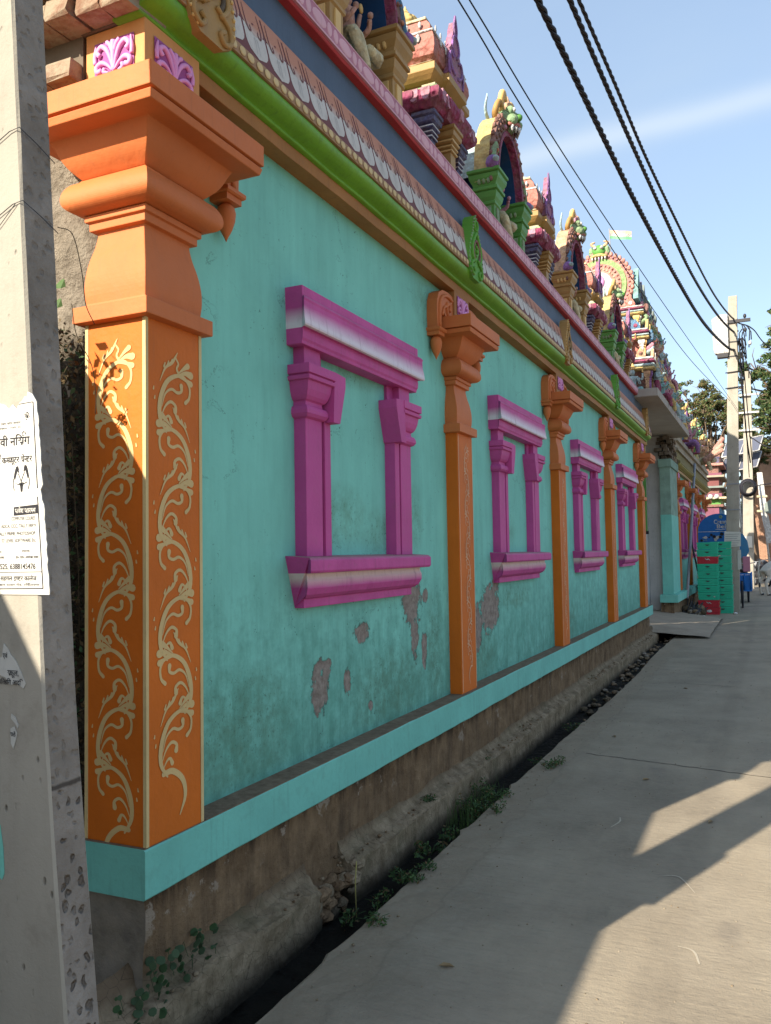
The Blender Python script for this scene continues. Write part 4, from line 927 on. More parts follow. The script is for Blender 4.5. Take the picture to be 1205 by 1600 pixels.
def make_niche(loc, label, col, colb, seed):
    X, Y, Z = loc; t = thing('parapet_niche', loc, label, 'shrine niche', 'arched shrine niches along the parapet')
    MB().loft(sq(X-.15, Y, .18, .52, [(0, Z), (0, Z+.04), (-.02, Z+.05)]), M_BLUE).obj('base', t)
    for s in (-1, 1):
        cy = Y+s*.40
        P = [(.0, .03), (0, .18), (.012, .19), (.012, .21), (.004, .215), (.020, .245), (.030, .29), (.020, .30), (.040, .306), (.040, .33), (.022, .336), (.028, .36), (.050, .40), (.056, .435), (.040, .44), (.066, .452), (.066, .475)]
        mb = MB(); mb.loft(sq(X-.05, cy, .075, .075, [(o, Z+z) for o, z in P]), col)
        mb.box(X+.024, X+.036, cy-.03, cy+.03, Z+.05, Z+.17, colb); mb.box(X-.10, X, cy-.087, cy-.075, Z+.05, Z+.17, colb)
        for k in range(3): mb.ball((X+.004, cy-.04+.04*k, Z+.385), (.022, .018, .032), colb, 6, 4); mb.ball((X-.09+.04*k, cy-.106, Z+.385), (.018, .022, .032), colb, 6, 4)
        mb.obj('column', t, bevel=.002)
    # blue hollow behind the columns, arched
    n = 14; out = [(-.36, .04)]+[(-.36*math.cos(PI*i/n), .48+.50*math.sin(PI*i/n)) for i in range(n+1)]+[(.36, .04)]
    MB().plate(out, lambda a, b, k: (X-.32+.05*k, Y+a, Z+b), 1, M_BLUE).obj('blue_back', t)
    MB().box(X-.30, X-.02, Y-.365, Y-.34, Z+.04, Z+.5, M_BLUE).obj('blue_side', t); MB().box(X-.30, X-.02, Y+.34, Y+.365, Z+.04, Z+.5, M_BLUE).obj('blue_side', t)
    # arch ring
    def ring(r0, r1, x0, x1, mat, h0=.50, h1=.62, a0=-.12, nn=20):
        mb = MB(); vs = []; fs = []
        for i in range(nn+1):
            a = a0+(PI-2*a0)*i/nn; c, s_ = math.cos(a), math.sin(a)
            for (rr, hh) in ((r0, h0), (r1, h1)):
                for x in (x0, x1): vs.append((X+x, Y+rr*c, Z+.46+hh*s_))
        for i in range(nn):
            k = i*4
            for (p, q) in ((0, 1), (1, 3), (3, 2), (2, 0)): fs.append((k+p, k+q, k+4+q, k+4+p))
        fs += [(0, 1, 3, 2), (nn*4, nn*4+2, nn*4+3, nn*4+1)]
        mb.add(vs, fs, mat); return mb
    m = ring(.36, .52, -.13, .0, M_PEACH if seed % 2 else M_YELLOW, .50, .66); m.obj('arch', t)
    m = ring(.355, .385, -.02, .045, M_MAG, .49, .53, -.05); m2 = ring(.35, .36, -.30, -.02, M_BLUE, .488, .50, .0); m2.obj('blue_lining', t); m.obj('arch_rim', t)
    m = ring(.385, .505, -.02, .035, M_BROWNP, .53, .645)
    rr = random.Random(seed)
    for i in range(21):
        a = -.1+(PI+.2)*i/20
        for (q, hq) in ((.42, .565), (.47, .61)):
            y, z = Y+q*math.cos(a), Z+.46+hq*math.sin(a); m.ball((X+.04, y, z), (.014, rr.uniform(.013, .024), rr.uniform(.013, .024)), rr.choice([M_BROWNP, M_SALMON, M_BROWNP, M_PINK]), 6, 4)
        y, z = Y+.515*math.cos(a), Z+.46+.66*math.sin(a); m.ball((X+.015, y, z), (.02, .02, .028), M_BROWNP, 6, 4)
    m.obj('carved_band', t)
    for s in (-1, 1):
        mb = MB(); T(mb, [(X+.02, Y+s*.34, Z+.66), (X+.03, Y+s*.42, Z+.72), (X+.03, Y+s*.47, Z+.64), (X+.03, Y+s*.50, Z+.54), (X+.02, Y+s*.46, Z+.50)], (.02, .028), M_SKYB if seed % 2 else M_LEAFG, 8)
        mb.ball((X+.03, Y+s*.52, Z+.52), (.06, .05, .06), M_VIOLET, 8, 6); mb.ball((X+.07, Y+s*.55, Z+.53), (.03, .04, .025), M_PALEB, 6, 5); mb.obj('arch_spring_scroll', t)
    # barrel vault behind
    mb = MB(); vs = []; fs = []
    for i in range(15):
        a = PI*i/14
        for x in (-.13, -.85): vs.append((X+x, Y+.46*math.cos(a), Z+.46+.56*math.sin(a)))
    for i in range(14): fs.append((2*i, 2*i+1, 2*i+3, 2*i+2))
    fs.append(tuple(2*i+1 for i in range(15))); mb.add(vs, fs, M_PALEB, False); mb.box(X-.85, X-.33, Y-.46, Y+.46, Z, Z+.46, M_PALEB); mb.obj('vault', t)
    # monster mask on the crown of the arch
    k = Z+1.10; mk = MB()
    mk.ball((X+.0, Y, k), (.10, .13, .11), M_LEAFG, 12, 8); mk.ball((X+.08, Y-.07, k-.02), (.06, .055, .05), M_LEAFG, 8, 6); mk.ball((X+.08, Y+.07, k-.02), (.06, .055, .05), M_LEAFG, 8, 6)
    mk.ball((X+.06, Y-.06, k+.07), .045, M_LEAFG, 8, 6); mk.ball((X+.06, Y+.06, k+.07), .045, M_LEAFG, 8, 6)
    mk.ball((X+.095, Y-.06, k+.07), .022, M_WHITE, 8, 5); mk.ball((X+.095, Y+.06, k+.07), .022, M_WHITE, 8, 5); mk.ball((X+.12, Y, k+.02), (.04, .035, .035), M_GREEN3, 8, 5); f = mk.obj('monster_mask', t)
    mb = MB(); T(mb, [(X+.06, Y-.11, k-.07), (X+.12, Y, k-.05), (X+.06, Y+.11, k-.07)], .018, M_CORAL)
    for q in range(5): mb.lathe([(.004, -.055), (.016, -.03), (.018, 0)], (X+.085+.02*(2-abs(q-2)), Y-.08+.04*q, k-.075), M_WHITE, 6)
    mb.obj('teeth', f)
    mb = MB()
    for s in (-1, 1):
        T(mb, [(X-.02, Y+s*.05, k+.08), (X, Y+s*.13, k+.12), (X+.02, Y+s*.15, k+.20), (X+.02, Y+s*.09, k+.21), (X+.03, Y+s*.09, k+.15)], (.035, .02), M_GOLDL, 8)
        T(mb, [(X-.05, Y+s*.10, k-.02), (X-.03, Y+s*.20, k+.02), (X, Y+s*.19, k+.11), (X+.01, Y+s*.14, k+.08)], (.035, .018), M_GOLD, 8)
        T(mb, [(X-.10, Y+s*.12, k-.06), (X-.10, Y+s*.26, k+.02), (X-.08, Y+s*.26, k+.16)], (.02, .008), M_PALEB, 6)
    mb.obj('horns', f)
    mb = MB(); mb.lathe([(.03, 0), (.045, .04), (.03, .08), (.012, .12), (.002, .15)], (X+.02, Y+.02, k+.10), M_PINK if seed % 2 else M_PEACH, 8); mb.obj('crest_bud', f)
    # seated figure in the hollow
    mb = MB(); figure(mb, (X-.14, Y, Z+.12), .62, [M_CORAL, M_SKIN, M_PINK, M_PALEB][seed % 4], M_CREAM, M_GOLDL, True, (1, 0), 4, seed); mb.ball((X-.12, Y-.02, Z+.08), (.15, .26, .07), M_PALEB, 12, 6)
    mb.obj('seated_figure', t)
    return t
ZP = 4.31
ths = []
t1 = make_turret((-.38, 5.68, ZP), 'pink and coral turret between the first two arched niches, golden knob on top')
n_gold = make_niche((-.02, 4.22, ZP), 'arched niche with gold columns, cut off by the top of the picture, figure seated inside', M_GOLD, M_GOLDL, 1)
n_green = make_niche((-.02, 7.08, ZP), 'arched niche with green columns right after the first coral turret', M_GREEN3, M_LEAFG, 2)
index_children()
copy_tree(t1, (-.38, 2.83, ZP), 'turret nearest the bare brick end of the parapet')
copy_tree(t1, (-.38, 8.53, ZP), 'smaller looking coral turret behind the green columned niche')
copy_tree(t1, (-.38, 11.38, ZP), 'coral turret just beyond the second gold columned niche')
copy_tree(t1, (-.38, 14.0, ZP), 'coral turret beside the edge of the bare concrete slab')
copy_tree(n_gold, (-.02, 9.93, ZP), 'arched niche with gold columns between the second and third turret, peach vault edge')
copy_tree(n_green, (-.02, 12.78, ZP), 'green columned arched niche nearest the bare concrete slab')

# ------------------------------------------------------------------ gate with slab and tower
def make_gate():
    g = thing('gateway', (0, 17.4, 0), 'grey washed gateway with a bare concrete slab roof between two painted walls', 'gateway')
    MB().box(-2.4, .38, 14.4, 20.2, 4.145, 4.28, M_SLAB).obj('slab_roof', g, bevel=.008)
    MB().box(-.62, -.50, 15.45, 20.6, .0, 4.14, M_GREYW).obj('side_wall', g)
    MB().box(-.62, -.22, 19.62, 20.0, 0, 4.14, M_GREYW).obj('far_jamb', g)
    mb = MB(); mb.box(-.12, -.03, 15.72, 15.84, 3.30, 3.98, M_OCHREY); mb.box(-.14, -.0, 15.70, 15.86, 3.50, 3.56, M_OCHREY); mb.obj('beam_end', g)
    mb = MB(); mb.box(-.52, -.44, 18.9, 18.98, 2.0, 4.1, M_GREEN3); mb.box(-.52, -.42, 18.88, 19.0, 1.93, 2.0, M_BLACK); mb.obj('green_pipe', g)
M_OCHREY = paint('yellow_ochre_paint', (.36, .25, .05), .75, .15, .3)
make_gate()

def make_gopuram():
    cx, cy, z0 = -.62, 17.3, 4.28; g = thing('gate_tower', (cx, cy, z0), 'tall painted gate tower with tiers of figures and a round arched crown', 'temple tower')
    cols = [M_CORAL, M_CREAM, M_SKYB, M_MAG, M_YELLOW, M_PALEB, M_LEAFG, M_PEACH, M_AQUA, M_VIOLET, M_BROWNP, M_PINK, M_WHITE, M_GOLDL]
    tiers = [(.0, .74, .78, 1.95), (.74, 1.34, .66, 1.62), (1.34, 1.86, .54, 1.30)]
    rr = random.Random(5); r2 = random.Random(11)
    for ti, (a, b, hx, hy) in enumerate(tiers):
        h = b-a; w = MB().loft(sq(cx, cy, hx, hy, [(-.06, z0+a), (-.06, z0+b-h*.3)]), [M_BROWNP, M_CORAL, M_SKYB][ti]).obj('tier_wall', g)
        for (q, c) in ((.0, M_CREAM), (.68, M_YELLOW), (.76, M_PALEB), (.86, M_MAG), (.93, M_WHITE)):
            e = .03+.05*(q > .6)-.02*(q > .9)
            MB().loft(sq(cx, cy, hx, hy, [(e-.03, z0+a+h*q), (e, z0+a+h*q+.02), (e, z0+a+h*q+.035), (e-.02, z0+a+h*q+h*.07)]), c).obj('tier_course', g)
        n = int(hy*2/.26); mb = MB()
        for i in range(n+1):
            y = cy-hy+.06+(2*hy-.12)*i/n; c = cols[rr.randrange(len(cols))]
            P = [(.0, .03), (0, h*.45), (.015, h*.47), (.0, h*.5), (.02, h*.55), (.03, h*.6), (.03, h*.66)]
            mb.loft(sq(cx+hx-.03, y, .03, .03, [(o, z0+a+z) for o, z in P]), c)
        for i in range(5):
            x = cx-hx+.06+(2*hx-.12)*i/4; c = cols[rr.randrange(len(cols))]
            mb.loft(sq(x, cy-hy+.03, .03, .03, [(o, z0+a+z) for o, z in P]), c)
        mb.obj('tier_pilasters', g, kind='stuff')
        # horseshoe crests standing on each cornice
        mb = MB()
        for i in range(n):
            y = cy-hy+.18+(2*hy-.36)*i/max(1, n-1); c, d = r2.choice(cols), r2.choice(cols); s = r2.uniform(.7, 1.1)
            out = [(.07*s, 0), (.085*s, .07*s), (.05*s, .14*s), (.0, .22*s), (-.05*s, .14*s), (-.085*s, .07*s), (-.07*s, 0)]
            mb.plate(out, lambda u, v, k: (cx+hx+.0+.05*k, y+u, z0+b-.03+v), 1, c); mb.ball((cx+hx+.05, y, z0+b+.06*s), (.02, .04*s, .04*s), d, 8, 5)
        for i in range(4):
            x = cx-hx+.15+(2*hx-.3)*i/3; c, d = r2.choice(cols), r2.choice(cols)
            mb.plate([(.07, 0), (.085, .07), (.05, .14), (.0, .22), (-.05, .14), (-.085, .07), (-.07, 0)], lambda u, v, k: (x+u, cy-hy-.0-.05*k, z0+b-.03+v), 1, c); mb.ball((x, cy-hy-.05, z0+b+.06), (.04, .02, .04), d, 8, 5)
        mb.obj('crest_row', g, kind='stuff')
    # figures, each its own part
    k = 0
    for ti, (a, b, hx, hy) in enumerate(tiers):
        n = (7, 5, 4)[ti]
        for i in range(n):
            y = cy-hy+.22+(2*hy-.4)*i/(n-1); mb = MB(); k += 1
            figure(mb, (cx+hx+.08, y, z0+a+.05), (b-a)*rr.uniform(.80, 1.0), rr.choice([M_SKIN, M_PINK, M_PALEB, M_LEAFG, M_CORAL, M_AQUA]), rr.choice(cols), rr.choice([M_GOLDL, M_YELLOW, M_CREAM]), rr.random() < .35, (1, 0), rr.choice((2, 4)), k); mb.obj('figure', g)
        for i in range(3 if ti < 2 else 2):
            x = cx-hx+.3+(2*hx-.6)*i/2; mb = MB(); k += 1
            figure(mb, (x, cy-hy-.08, z0+a+.05), (b-a)*rr.uniform(.8, .95), rr.choice([M_SKIN, M_PINK, M_PALEB, M_CORAL]), rr.choice(cols), M_GOLDL, rr.random() < .4, (0, -1), 4, k); mb.obj('figure', g)
    # barrel roof along y with round gable toward the viewer
    zc = z0+2.30; R0 = .50; y0, y1 = cy-1.28, cy+1.28; cx2 = cx-.16
    mb = MB(); vs = []; fs = []; n = 20
    for i in range(n+1):
        a = -.5+(PI+1)*i/n
        for y in (y0, y1): vs.append((cx2+R0*math.cos(a), y, zc+R0*1.05*math.sin(a)))
    fs = [(2*i, 2*i+1, 2*i+3, 2*i+2) for i in range(n)]+[tuple(2*i for i in range(n+1)), tuple(2*i+1 for i in range(n+1))]; mb.add(vs, fs, M_PALEB); mb.obj('barrel_roof', g)
    MB().loft(sq(cx2, cy, .48, 1.2, [(0, z0+1.84), (0, z0+1.98), (.06, z0+2.02), (.06, z0+2.06), (.0, z0+2.08)]), M_CREAM).obj('roof_plinth', g)
    def disc(r, d, mat, name, petals=0):
        mb = MB(); m = 40; out = []
        for i in range(m):
            a = 2*PI*i/m; q = r*(1+(.05*abs(math.sin(a*petals/2)) if petals else 0)); out.append((cx2+q*math.cos(a), zc+.02+q*1.05*math.sin(a)))
        mb.plate(out, lambda u, v, k: (u, y0-.02-d*k, v), 1, mat); return mb
    dd = disc(.58, .03, M_SALPINK, 'gable_ring', 0)
    for i in range(34):
        a = -.9+(PI+1.8)*i/33; dd.ball((cx2+.60*math.cos(a), y0-.05, zc+.02+.63*math.sin(a)), (.04, .03, .05), M_SALPINK, 6, 5); dd.ball((cx2+.54*math.cos(a+.04), y0-.06, zc+.02+.57*math.sin(a+.04)), .022, M_PINK, 6, 4)
    dd.obj('gable_petal_ring', g); disc(.49, .06, M_MINT, '').obj('gable_green_ring', g)
    d3 = disc(.40, .075, M_SALPINK, '')
    for i in range(30): a = 2*PI*i/30; d3.ball((cx2+.36*math.cos(a), y0-.10, zc+.02+.38*math.sin(a)), .025, M_SALPINK, 6, 4); d3.ball((cx2+.29*math.cos(a), y0-.10, zc+.02+.31*math.sin(a)), .018, M_CREAM, 6, 4)
    d3.obj('gable_carved_ring', g); disc(.23, .10, M_WHITE, '', 12).obj('gable_white_flower', g)
    mb = MB(); mb.ball((cx2-.02, y0-.13, zc+.08), (.12, .05, .14), M_LILAC, 10, 7); T(mb, [(cx2-.06, y0-.14, zc), (cx2-.09, y0-.16, zc-.2), (cx2-.02, y0-.16, zc-.42)], (.08, .05), M_PINKM, 8); mb.obj('gable_figure', g)
    mk = MB(); k = zc+.70; mk.ball((cx2, y0-.04, k), (.13, .10, .12), M_GREEN3, 12, 8)
    for s in (-1, 1): mk.ball((cx2+s*.06, y0-.13, k+.04), .035, M_WHITE, 8, 5); mk.ball((cx2+s*.15, y0-.03, k), (.05, .05, .10), M_LEAFG, 8, 6); T(mk, [(cx2+s*.08, y0, k+.10), (cx2+s*.16, y0, k+.17), (cx2+s*.08, y0, k+.20)], (.03, .015), M_PEACH)
    T(mk, [(cx2-.15, y0-.09, k-.12), (cx2, y0-.13, k-.10), (cx2+.15, y0-.09, k-.12)], .03, M_YELLOW)
    for q in range(5): mk.ball((cx2-.12+.06*q, y0-.12, k-.16), (.018, .018, .035), M_WHITE, 6, 4)
    mk.obj('monster_mask', g)
    # street side gable cluster: dark silhouettes of scrolls and rearing figures
    mb = MB()
    for i, y in enumerate(np.linspace(y0+.1, y1-.1, 7)):
        c = [M_AQUA, M_INDIGO, M_GREYC, M_SKYB][i % 4]; hh = .62-.10*(i % 2)-.045*i
        mb.plate([(.16, 0), (.18, hh*.4), (.10, hh*.7), (.02, hh), (-.05, hh*.75), (-.14, hh*.5), (-.16, 0)], lambda u, v, k: (cx2+.60+.09*k, y+u, zc-.30+v), 1, c); mb.ball((cx2+.70, y, zc-.08), (.03, .07, .09), M_GREYC, 8, 6)
    mb.obj('side_crests', g)
    for i in range(5):
        MB().lathe([(.05, 0), (.07, .03), (.04, .06), (.075, .11), (.06, .16), (.02, .19), (.004, .26)], (cx2, y0+.3+i*.5, zc+.50), M_YELLOW, 10).obj('finial', g)
    for i in range(26):
        y = cy-1.9+3.8*r2.random(); ti = r2.randrange(3); a, b, hx, hy = tiers[ti]; y = max(cy-hy+.1, min(cy+hy-.1, y)); mb = MB(); c = r2.choice(cols); z = z0+a+(b-a)*r2.uniform(.2, .8)
        T(mb, [(cx+hx+.02, y, z), (cx+hx+.12, y+r2.uniform(-.08, .08), z+.05), (cx+hx+.10, y+r2.uniform(-.1, .1), z+r2.uniform(.1, .2)), (cx+hx+.05, y, z+.12)], (.045, .02), c, 6); mb.obj('scroll', g)
    f = thing('flag', (cx2+.17, y0+.25, zc+.75), 'small pale tricolour flag flying from the gate tower', 'flag')
    MB().tube([(cx2+.17, y0+.25, zc+.52), (cx2+.15, y0+.25, zc+1.22)], .010, M_STEEL, 6).obj('flag_pole', f)
    mb = MB()
    for s_, m in ((0, M_FLAGG), (1, M_WHITE), (2, M_FLAGO)):
        vs = []
        for i in range(9): x = i*.05; w = .03*math.sin(i*.9); vs += [(cx2+.16+x, y0+.25+w, zc+1.02+s_*.055-.012*i+.01*math.sin(i)), (cx2+.16+x, y0+.25+w, zc+1.02+(s_+1)*.055-.012*i+.01*math.sin(i))]
        mb.add(vs, [(2*i, 2*i+2, 2*i+3, 2*i+1) for i in range(8)], m)
    mb.obj('flag_cloth', f)
M_SALPINK = paint('salmon_pink_paint', (.56, .26, .215), .7, .2, .42, (.17, .14, .11), .5, 1.6); M_MINT = paint('mint_paint', (.28, .46, .17), .7, .2, .42, (.17, .14, .11), .5, 1.6); M_GREYC = paint('grey_green_paint', (.20, .24, .22), .7, .15, .3)
M_FLAGG = flat('flag_green', (.16, .42, .22), .8); M_FLAGO = flat('flag_saffron', (.8, .45, .3), .8)
make_gopuram()

# ------------------------------------------------------------------ lettering
def lettering(body, name, parent, x0, x1, z, h, y=0, mat=None, plane='y', kern=True, bold=0, italic=0):
    """flat print as mesh; x0..x1 gives the width; conjuncts are closed up by kerning the half letter under the next one"""
    out = ''; kr = {}
    for ch in body:
        if ch == '\u094d': kr[len(out)-1] = -13; continue
        out += ch
    cu = bpy.data.curves.new('print', 'FONT'); cu.body = out; cu.size = 1; cu.offset = bold; cu.shear = italic
    for i, k in kr.items(): cu.body_format[i].kerning = k
    o = bpy.data.objects.new('print', cu); COL.objects.link(o); dg = bpy.context.evaluated_depsgraph_get()
    me = bpy.data.meshes.new_from_object(o.evaluated_get(dg)); bpy.data.objects.remove(o); bpy.data.curves.remove(cu)
    me.name = name; me.materials.clear(); me.materials.append(mat or M_INK)
    xs = [v.co.x for v in me.vertices]; a, b = min(xs), max(xs); sx = (x1-x0)/(b-a); sy = h/.70
    for v in me.vertices: v.co = (x0+(v.co.x-a)*sx, y, z+v.co.y*sy)
    q = bpy.data.objects.new(name, me); COL.objects.link(q); attach(q, parent); return q

# ------------------------------------------------------------------ pole in front
def xr(z): return .468-.067*(z-.4)+.035*max(0., 1.25-z)**1.3
def make_pole_near():
    p = thing('concrete_pole', (.3, 1.54, 0), 'tall square concrete utility pole close by, with torn posters and thin wires wrapped round it', 'utility pole')
    zs = [-.42]+list(np.linspace(.0, 8.2, 60)); vs = []; fs = []; nn = 0
    rows = []
    for z in zs:
        w = .34-.017*z; j = lambda: R.uniform(-.0012, .0012)
        b = .006
        pts = [(xr(z)-w, 1.49), (xr(z)-w*.5, 1.49), (xr(z)-b, 1.49+j()), (xr(z)+j(), 1.49+b), (xr(z)+j(), 1.54), (xr(z)+j(), 1.595-b), (xr(z)-b, 1.595), (xr(z)-w, 1.595)]
        vs += [(x, y, z) for x, y in pts]
    k = 8; mb = MB(); a_ = []; b_ = []
    for i in range(len(zs)-1):
        for j in range(k):
            f = (i*k+j, i*k+(j+1) % k, (i+1)*k+(j+1) % k, (i+1)*k+j); (b_ if j in (3, 4) else a_).append(f)
    a_.append(tuple(range(k))[::-1]); a_.append(tuple((len(zs)-1)*k+j for j in range(k)))
    mb.add(vs, a_, M_POLE); mb.add(vs, b_, M_POLER); mb.obj('shaft', p)
    for z, n_ in ((2.63, 1), (2.44, 2)):
        x = xr(z)
        mb = MB(); mb.tube([(x-.20, 1.486, z+.0), (x-.10, 1.485, z+.02), (x-.03, 1.4845, z+.05), (x+.003, 1.4865, z+.055), (x+.005, 1.54, z+.035), (x+.004, 1.60, z+.01)], .0012, M_DARK, 5)
        if n_ == 2: mb.tube([(x-.20, 1.486, z-.05), (x-.08, 1.485, z-.0), (x-.02, 1.4845, z+.05)], .001, M_DARK, 5)
        mb.obj('wire', p)
    mb = MB(); mb.tube([tuple(q) for q in catmull([(.27, 1.66, 2.50), (.285, 1.70, 2.49), (.27, 1.75, 2.40), (.235, 1.80, 2.33), (.21, 1.86, 2.29)], 6)], .0013, M_DRY2, 5); mb.tube([tuple(q) for q in catmull([(.13, 1.85, 2.36), (.13, 1.87, 2.27), (.14, 1.92, 2.19), (.10, 1.98, 2.11), (.06, 2.02, 2.06)], 6)], .0013, M_DRY2, 5); mb.obj('loose_twig', p)
    # posters: thin paper sheets with torn edges
    t = thing('poster', (.3, 1.488, 1.76), 'large white printed notice with Hindi and English lettering pasted on the near pole', 'poster')
    y = 1.4865; rr = random.Random(3)
    def X(z): return .372-.096*(z-2.0)
    out = []
    for z in np.linspace(1.515, 1.985, 40): out.append((X(z)+.012+rr.uniform(-.002, .002)-.006*(abs(z-1.76) < .02), z))
    top = [(.37, 2.005), (.355, 2.012), (.352, 1.998), (.345, 2.001), (.335, 1.990), (.325, 1.985), (.318, 1.972), (.305, 1.985), (.292, 1.975), (.28, 1.985), (.262, 1.990), (.24, 2.0), (.20, 2.01), (.13, 2.01)]
    out += top+[(.14, 1.9), (.145, 1.7), (.155, 1.515)]
    MB().plate(out, lambda a, b, k: (a, y+.002-.0022*k, b), 1, M_PAPER).obj('paper', t)
    yy = y-.0012
    mb = MB(); stroke(mb, [(X(1.985), 1.985), (X(1.8)-.004, 1.80), (X(1.772)-.004, 1.772)], [.0025]*3, lambda a, b: (a, yy, b), M_INK, 2); stroke(mb, [(X(1.752)-.006, 1.752), (X(1.53)-.008, 1.53)], [.0025]*2, lambda a, b: (a, yy, b), M_INK, 2)
    stroke(mb, [(X(1.53)-.008, 1.53), (.15, 1.528)], [.0022]*2, lambda a, b: (a, yy, b), M_INK, 1); stroke(mb, [(X(1.57)-.008, 1.57), (.15, 1.569)], [.0014]*2, lambda a, b: (a, yy, b), M_INK, 1); stroke(mb, [(X(1.985), 1.985), (.325, 1.983)], [.0014]*2, lambda a, b: (a, yy, b), M_INK, 1)
    mb.obj('printed_border', t)
    W = lambda s, a, b, z, h, **k: lettering(s, 'printed_text', t, a, b, z, h, yy, **k)
    W('रानी देवी निसंग', .19, .363, 1.882, .021, bold=.012)
    mb = MB(); stroke(mb, [(.338, 1.909), (.342, 1.914), (.348, 1.911), (.349, 1.906)], [.002]*4, lambda a, b: (a, yy, b), M_INK, 3); mb.obj('printed_stroke', t)
    W('एण्ड', .245, .2665, 1.855, .008); W('एवं इन्स्टीट्यूट कम्प्यूटर सेन्टर', .17, .371, 1.839, .0155, bold=.008)
    W('मान्यता प्राप्त संस्था उत्तर प्रदेश सरकार', .19, .332, 1.935, .006); W('शिक्षा एवं प्रशिक्षण - रजि० नं०', .20, .334, 1.924, .0045)
    for (cx_, cz, s) in ((.318, 1.800, 1), (.353, 1.802, -1)):     # the two women drawn on the notice
        mb = MB(); f = lambda a, b: (cx_+s*a, yy, cz+b)
        mb.add([f(*p) for p in ((-.004, .018), (.0, .028), (.006, .030), (.009, .022), (.007, .014), (.004, .018), (.001, .010), (-.004, -.004), (-.008, .002))], [tuple(range(9))], M_INK)
        for pts in (((-.008, 0), (-.010, -.014), (-.006, -.03)), ((.007, .012), (.012, .002), (.018, -.012), (.016, -.02)), ((.006, .018), (.009, .017), (.008, .013)), ((-.002, -.012), (.008, -.016), (.014, -.012))): stroke(mb, pts, [.0016]*len(pts), f, M_INK, 3)
        mb.obj('printed_drawing', t)
    mb = MB(); mb.add([(a, yy, b) for a, b in ((.328, 1.787), (.345, 1.788), (.341, 1.780), (.339, 1.766), (.334, 1.766), (.332, 1.780))], [tuple(range(6))], M_INK); mb.obj('printed_drawing', t)
    mb = MB()
    for i in range(9): r = rr.uniform(.002, .005); c = (.352+rr.uniform(-.006, .006), 1.945+rr.uniform(-.014, .014)); stroke(mb, [(c[0]-r, c[1]), (c[0], c[1]+r), (c[0]+r, c[1]-r*.4)], [.0012]*3, lambda a, b: (a, yy, b), M_INK, 3)
    mb.obj('printed_emblem', t)
    mb = MB(); mb.add([(a, yy, b) for a, b in ((.311, 1.708), (.392, 1.7115), (.3895, 1.733), (.311, 1.729))], [(0, 1, 2, 3)], M_INK); mb.obj('printed_bar', t)
    lettering('प्रवेश प्रारम्भ', 'printed_text', t, .316, .385, 1.714, .0115, yy-.0008, M_PAPER, bold=.015)
    W('COMPUTER COURES', .303, .382, 1.6965, .0085); W('ADCA, CCC, TALLY ERP.9', .268, .384, 1.6785, .0085); W('TALLY PRIME, PHOTOSHOP,', .256, .385, 1.660, .0085); W("'O' LEVEL SOFTWARE Etc.", .269, .387, 1.643, .0085)
    W('संचालक :', .338, .369, 1.618, .006); W('डा० एल० अमरेन्द्र शर्मा', .318, .394, 1.603, .006, bold=.01); W('प्राचार्य', .25, .270, 1.617, .006); W('श्रीमती शर्मा', .24, .279, 1.603, .006, bold=.01)
    W('9415802525, 6388145476', .205, .384, 1.577, .0135, bold=.006)
    W('सहगल इण्टर कालेज', .266, .388, 1.549, .0115, bold=.004); W('बिजयपुर मण्डल दातार रोड, टिकैतनगर', .20, .398, 1.536, .006)
    t2 = thing('poster', (.3, 1.488, 1.34), 'torn scraps of an older Hindi notice on the shaded lower part of the near pole', 'poster')
    def scrap(o, dy=.0): MB().plate(o, lambda a, b, k: (a, y+.002-.0018*k, b), 1, M_PAPERO).obj('paper_scrap', t2)
    scrap([(.278, 1.395), (.292, 1.382), (.30, 1.37), (.318, 1.355), (.33, 1.338), (.342, 1.318), (.352, 1.30), (.345, 1.288), (.325, 1.30), (.30, 1.295), (.285, 1.312), (.262, 1.318), (.22, 1.31), (.20, 1.34), (.24, 1.35), (.272, 1.362)])
    scrap([(.305, 1.225), (.318, 1.218), (.329, 1.20), (.327, 1.192), (.316, 1.205), (.304, 1.214)]); scrap([(.303, 1.19), (.315, 1.196), (.324, 1.18), (.321, 1.165), (.312, 1.142), (.304, 1.155)])
    V = lambda s, a, b, z, h: lettering(s, 'printed_text', t2, a, b, z, h, yy, bold=.01)
    V('एवं', .276, .292, 1.360, .012); V('स्कूल,', .292, .330, 1.318, .014); V('बिल्डिंग आदि', .262, .345, 1.296, .012); V('सठे', .303, .321, 1.172, .010)
    t3 = thing('paint_splash', (.27, 1.488, .9), 'turquoise paint smear low on the near pole', 'paint smear')
    MB().plate([(.20, .98), (.268, .955), (.279, .90), (.283, .84), (.276, .825), (.26, .835), (.22, .82)], lambda a, b, k: (a, y+.0025-.0015*k, b), 1, M_PLINTH).obj('smear', t3)
M_DRY2 = flat('dead_brown', (.06, .045, .025), .95)
M_PAPERO = paint('old_paper', (.50, .49, .45), .9, .1, .3)
make_pole_near()

# neighbouring compound wall, left of the pole: it throws the long shadow on the road
def make_neighbour():
    w = MB(); w.box(-.62, -.40, -14, 2.18, -.4, 2.42, M_CEMENT); w.box(-.66, -.40, -14, 2.18, 2.42, 2.50, M_CEMENT)
    w.obj('boundary_wall', label='plain low cement boundary wall left of the near pole', category='boundary wall')
make_neighbour()

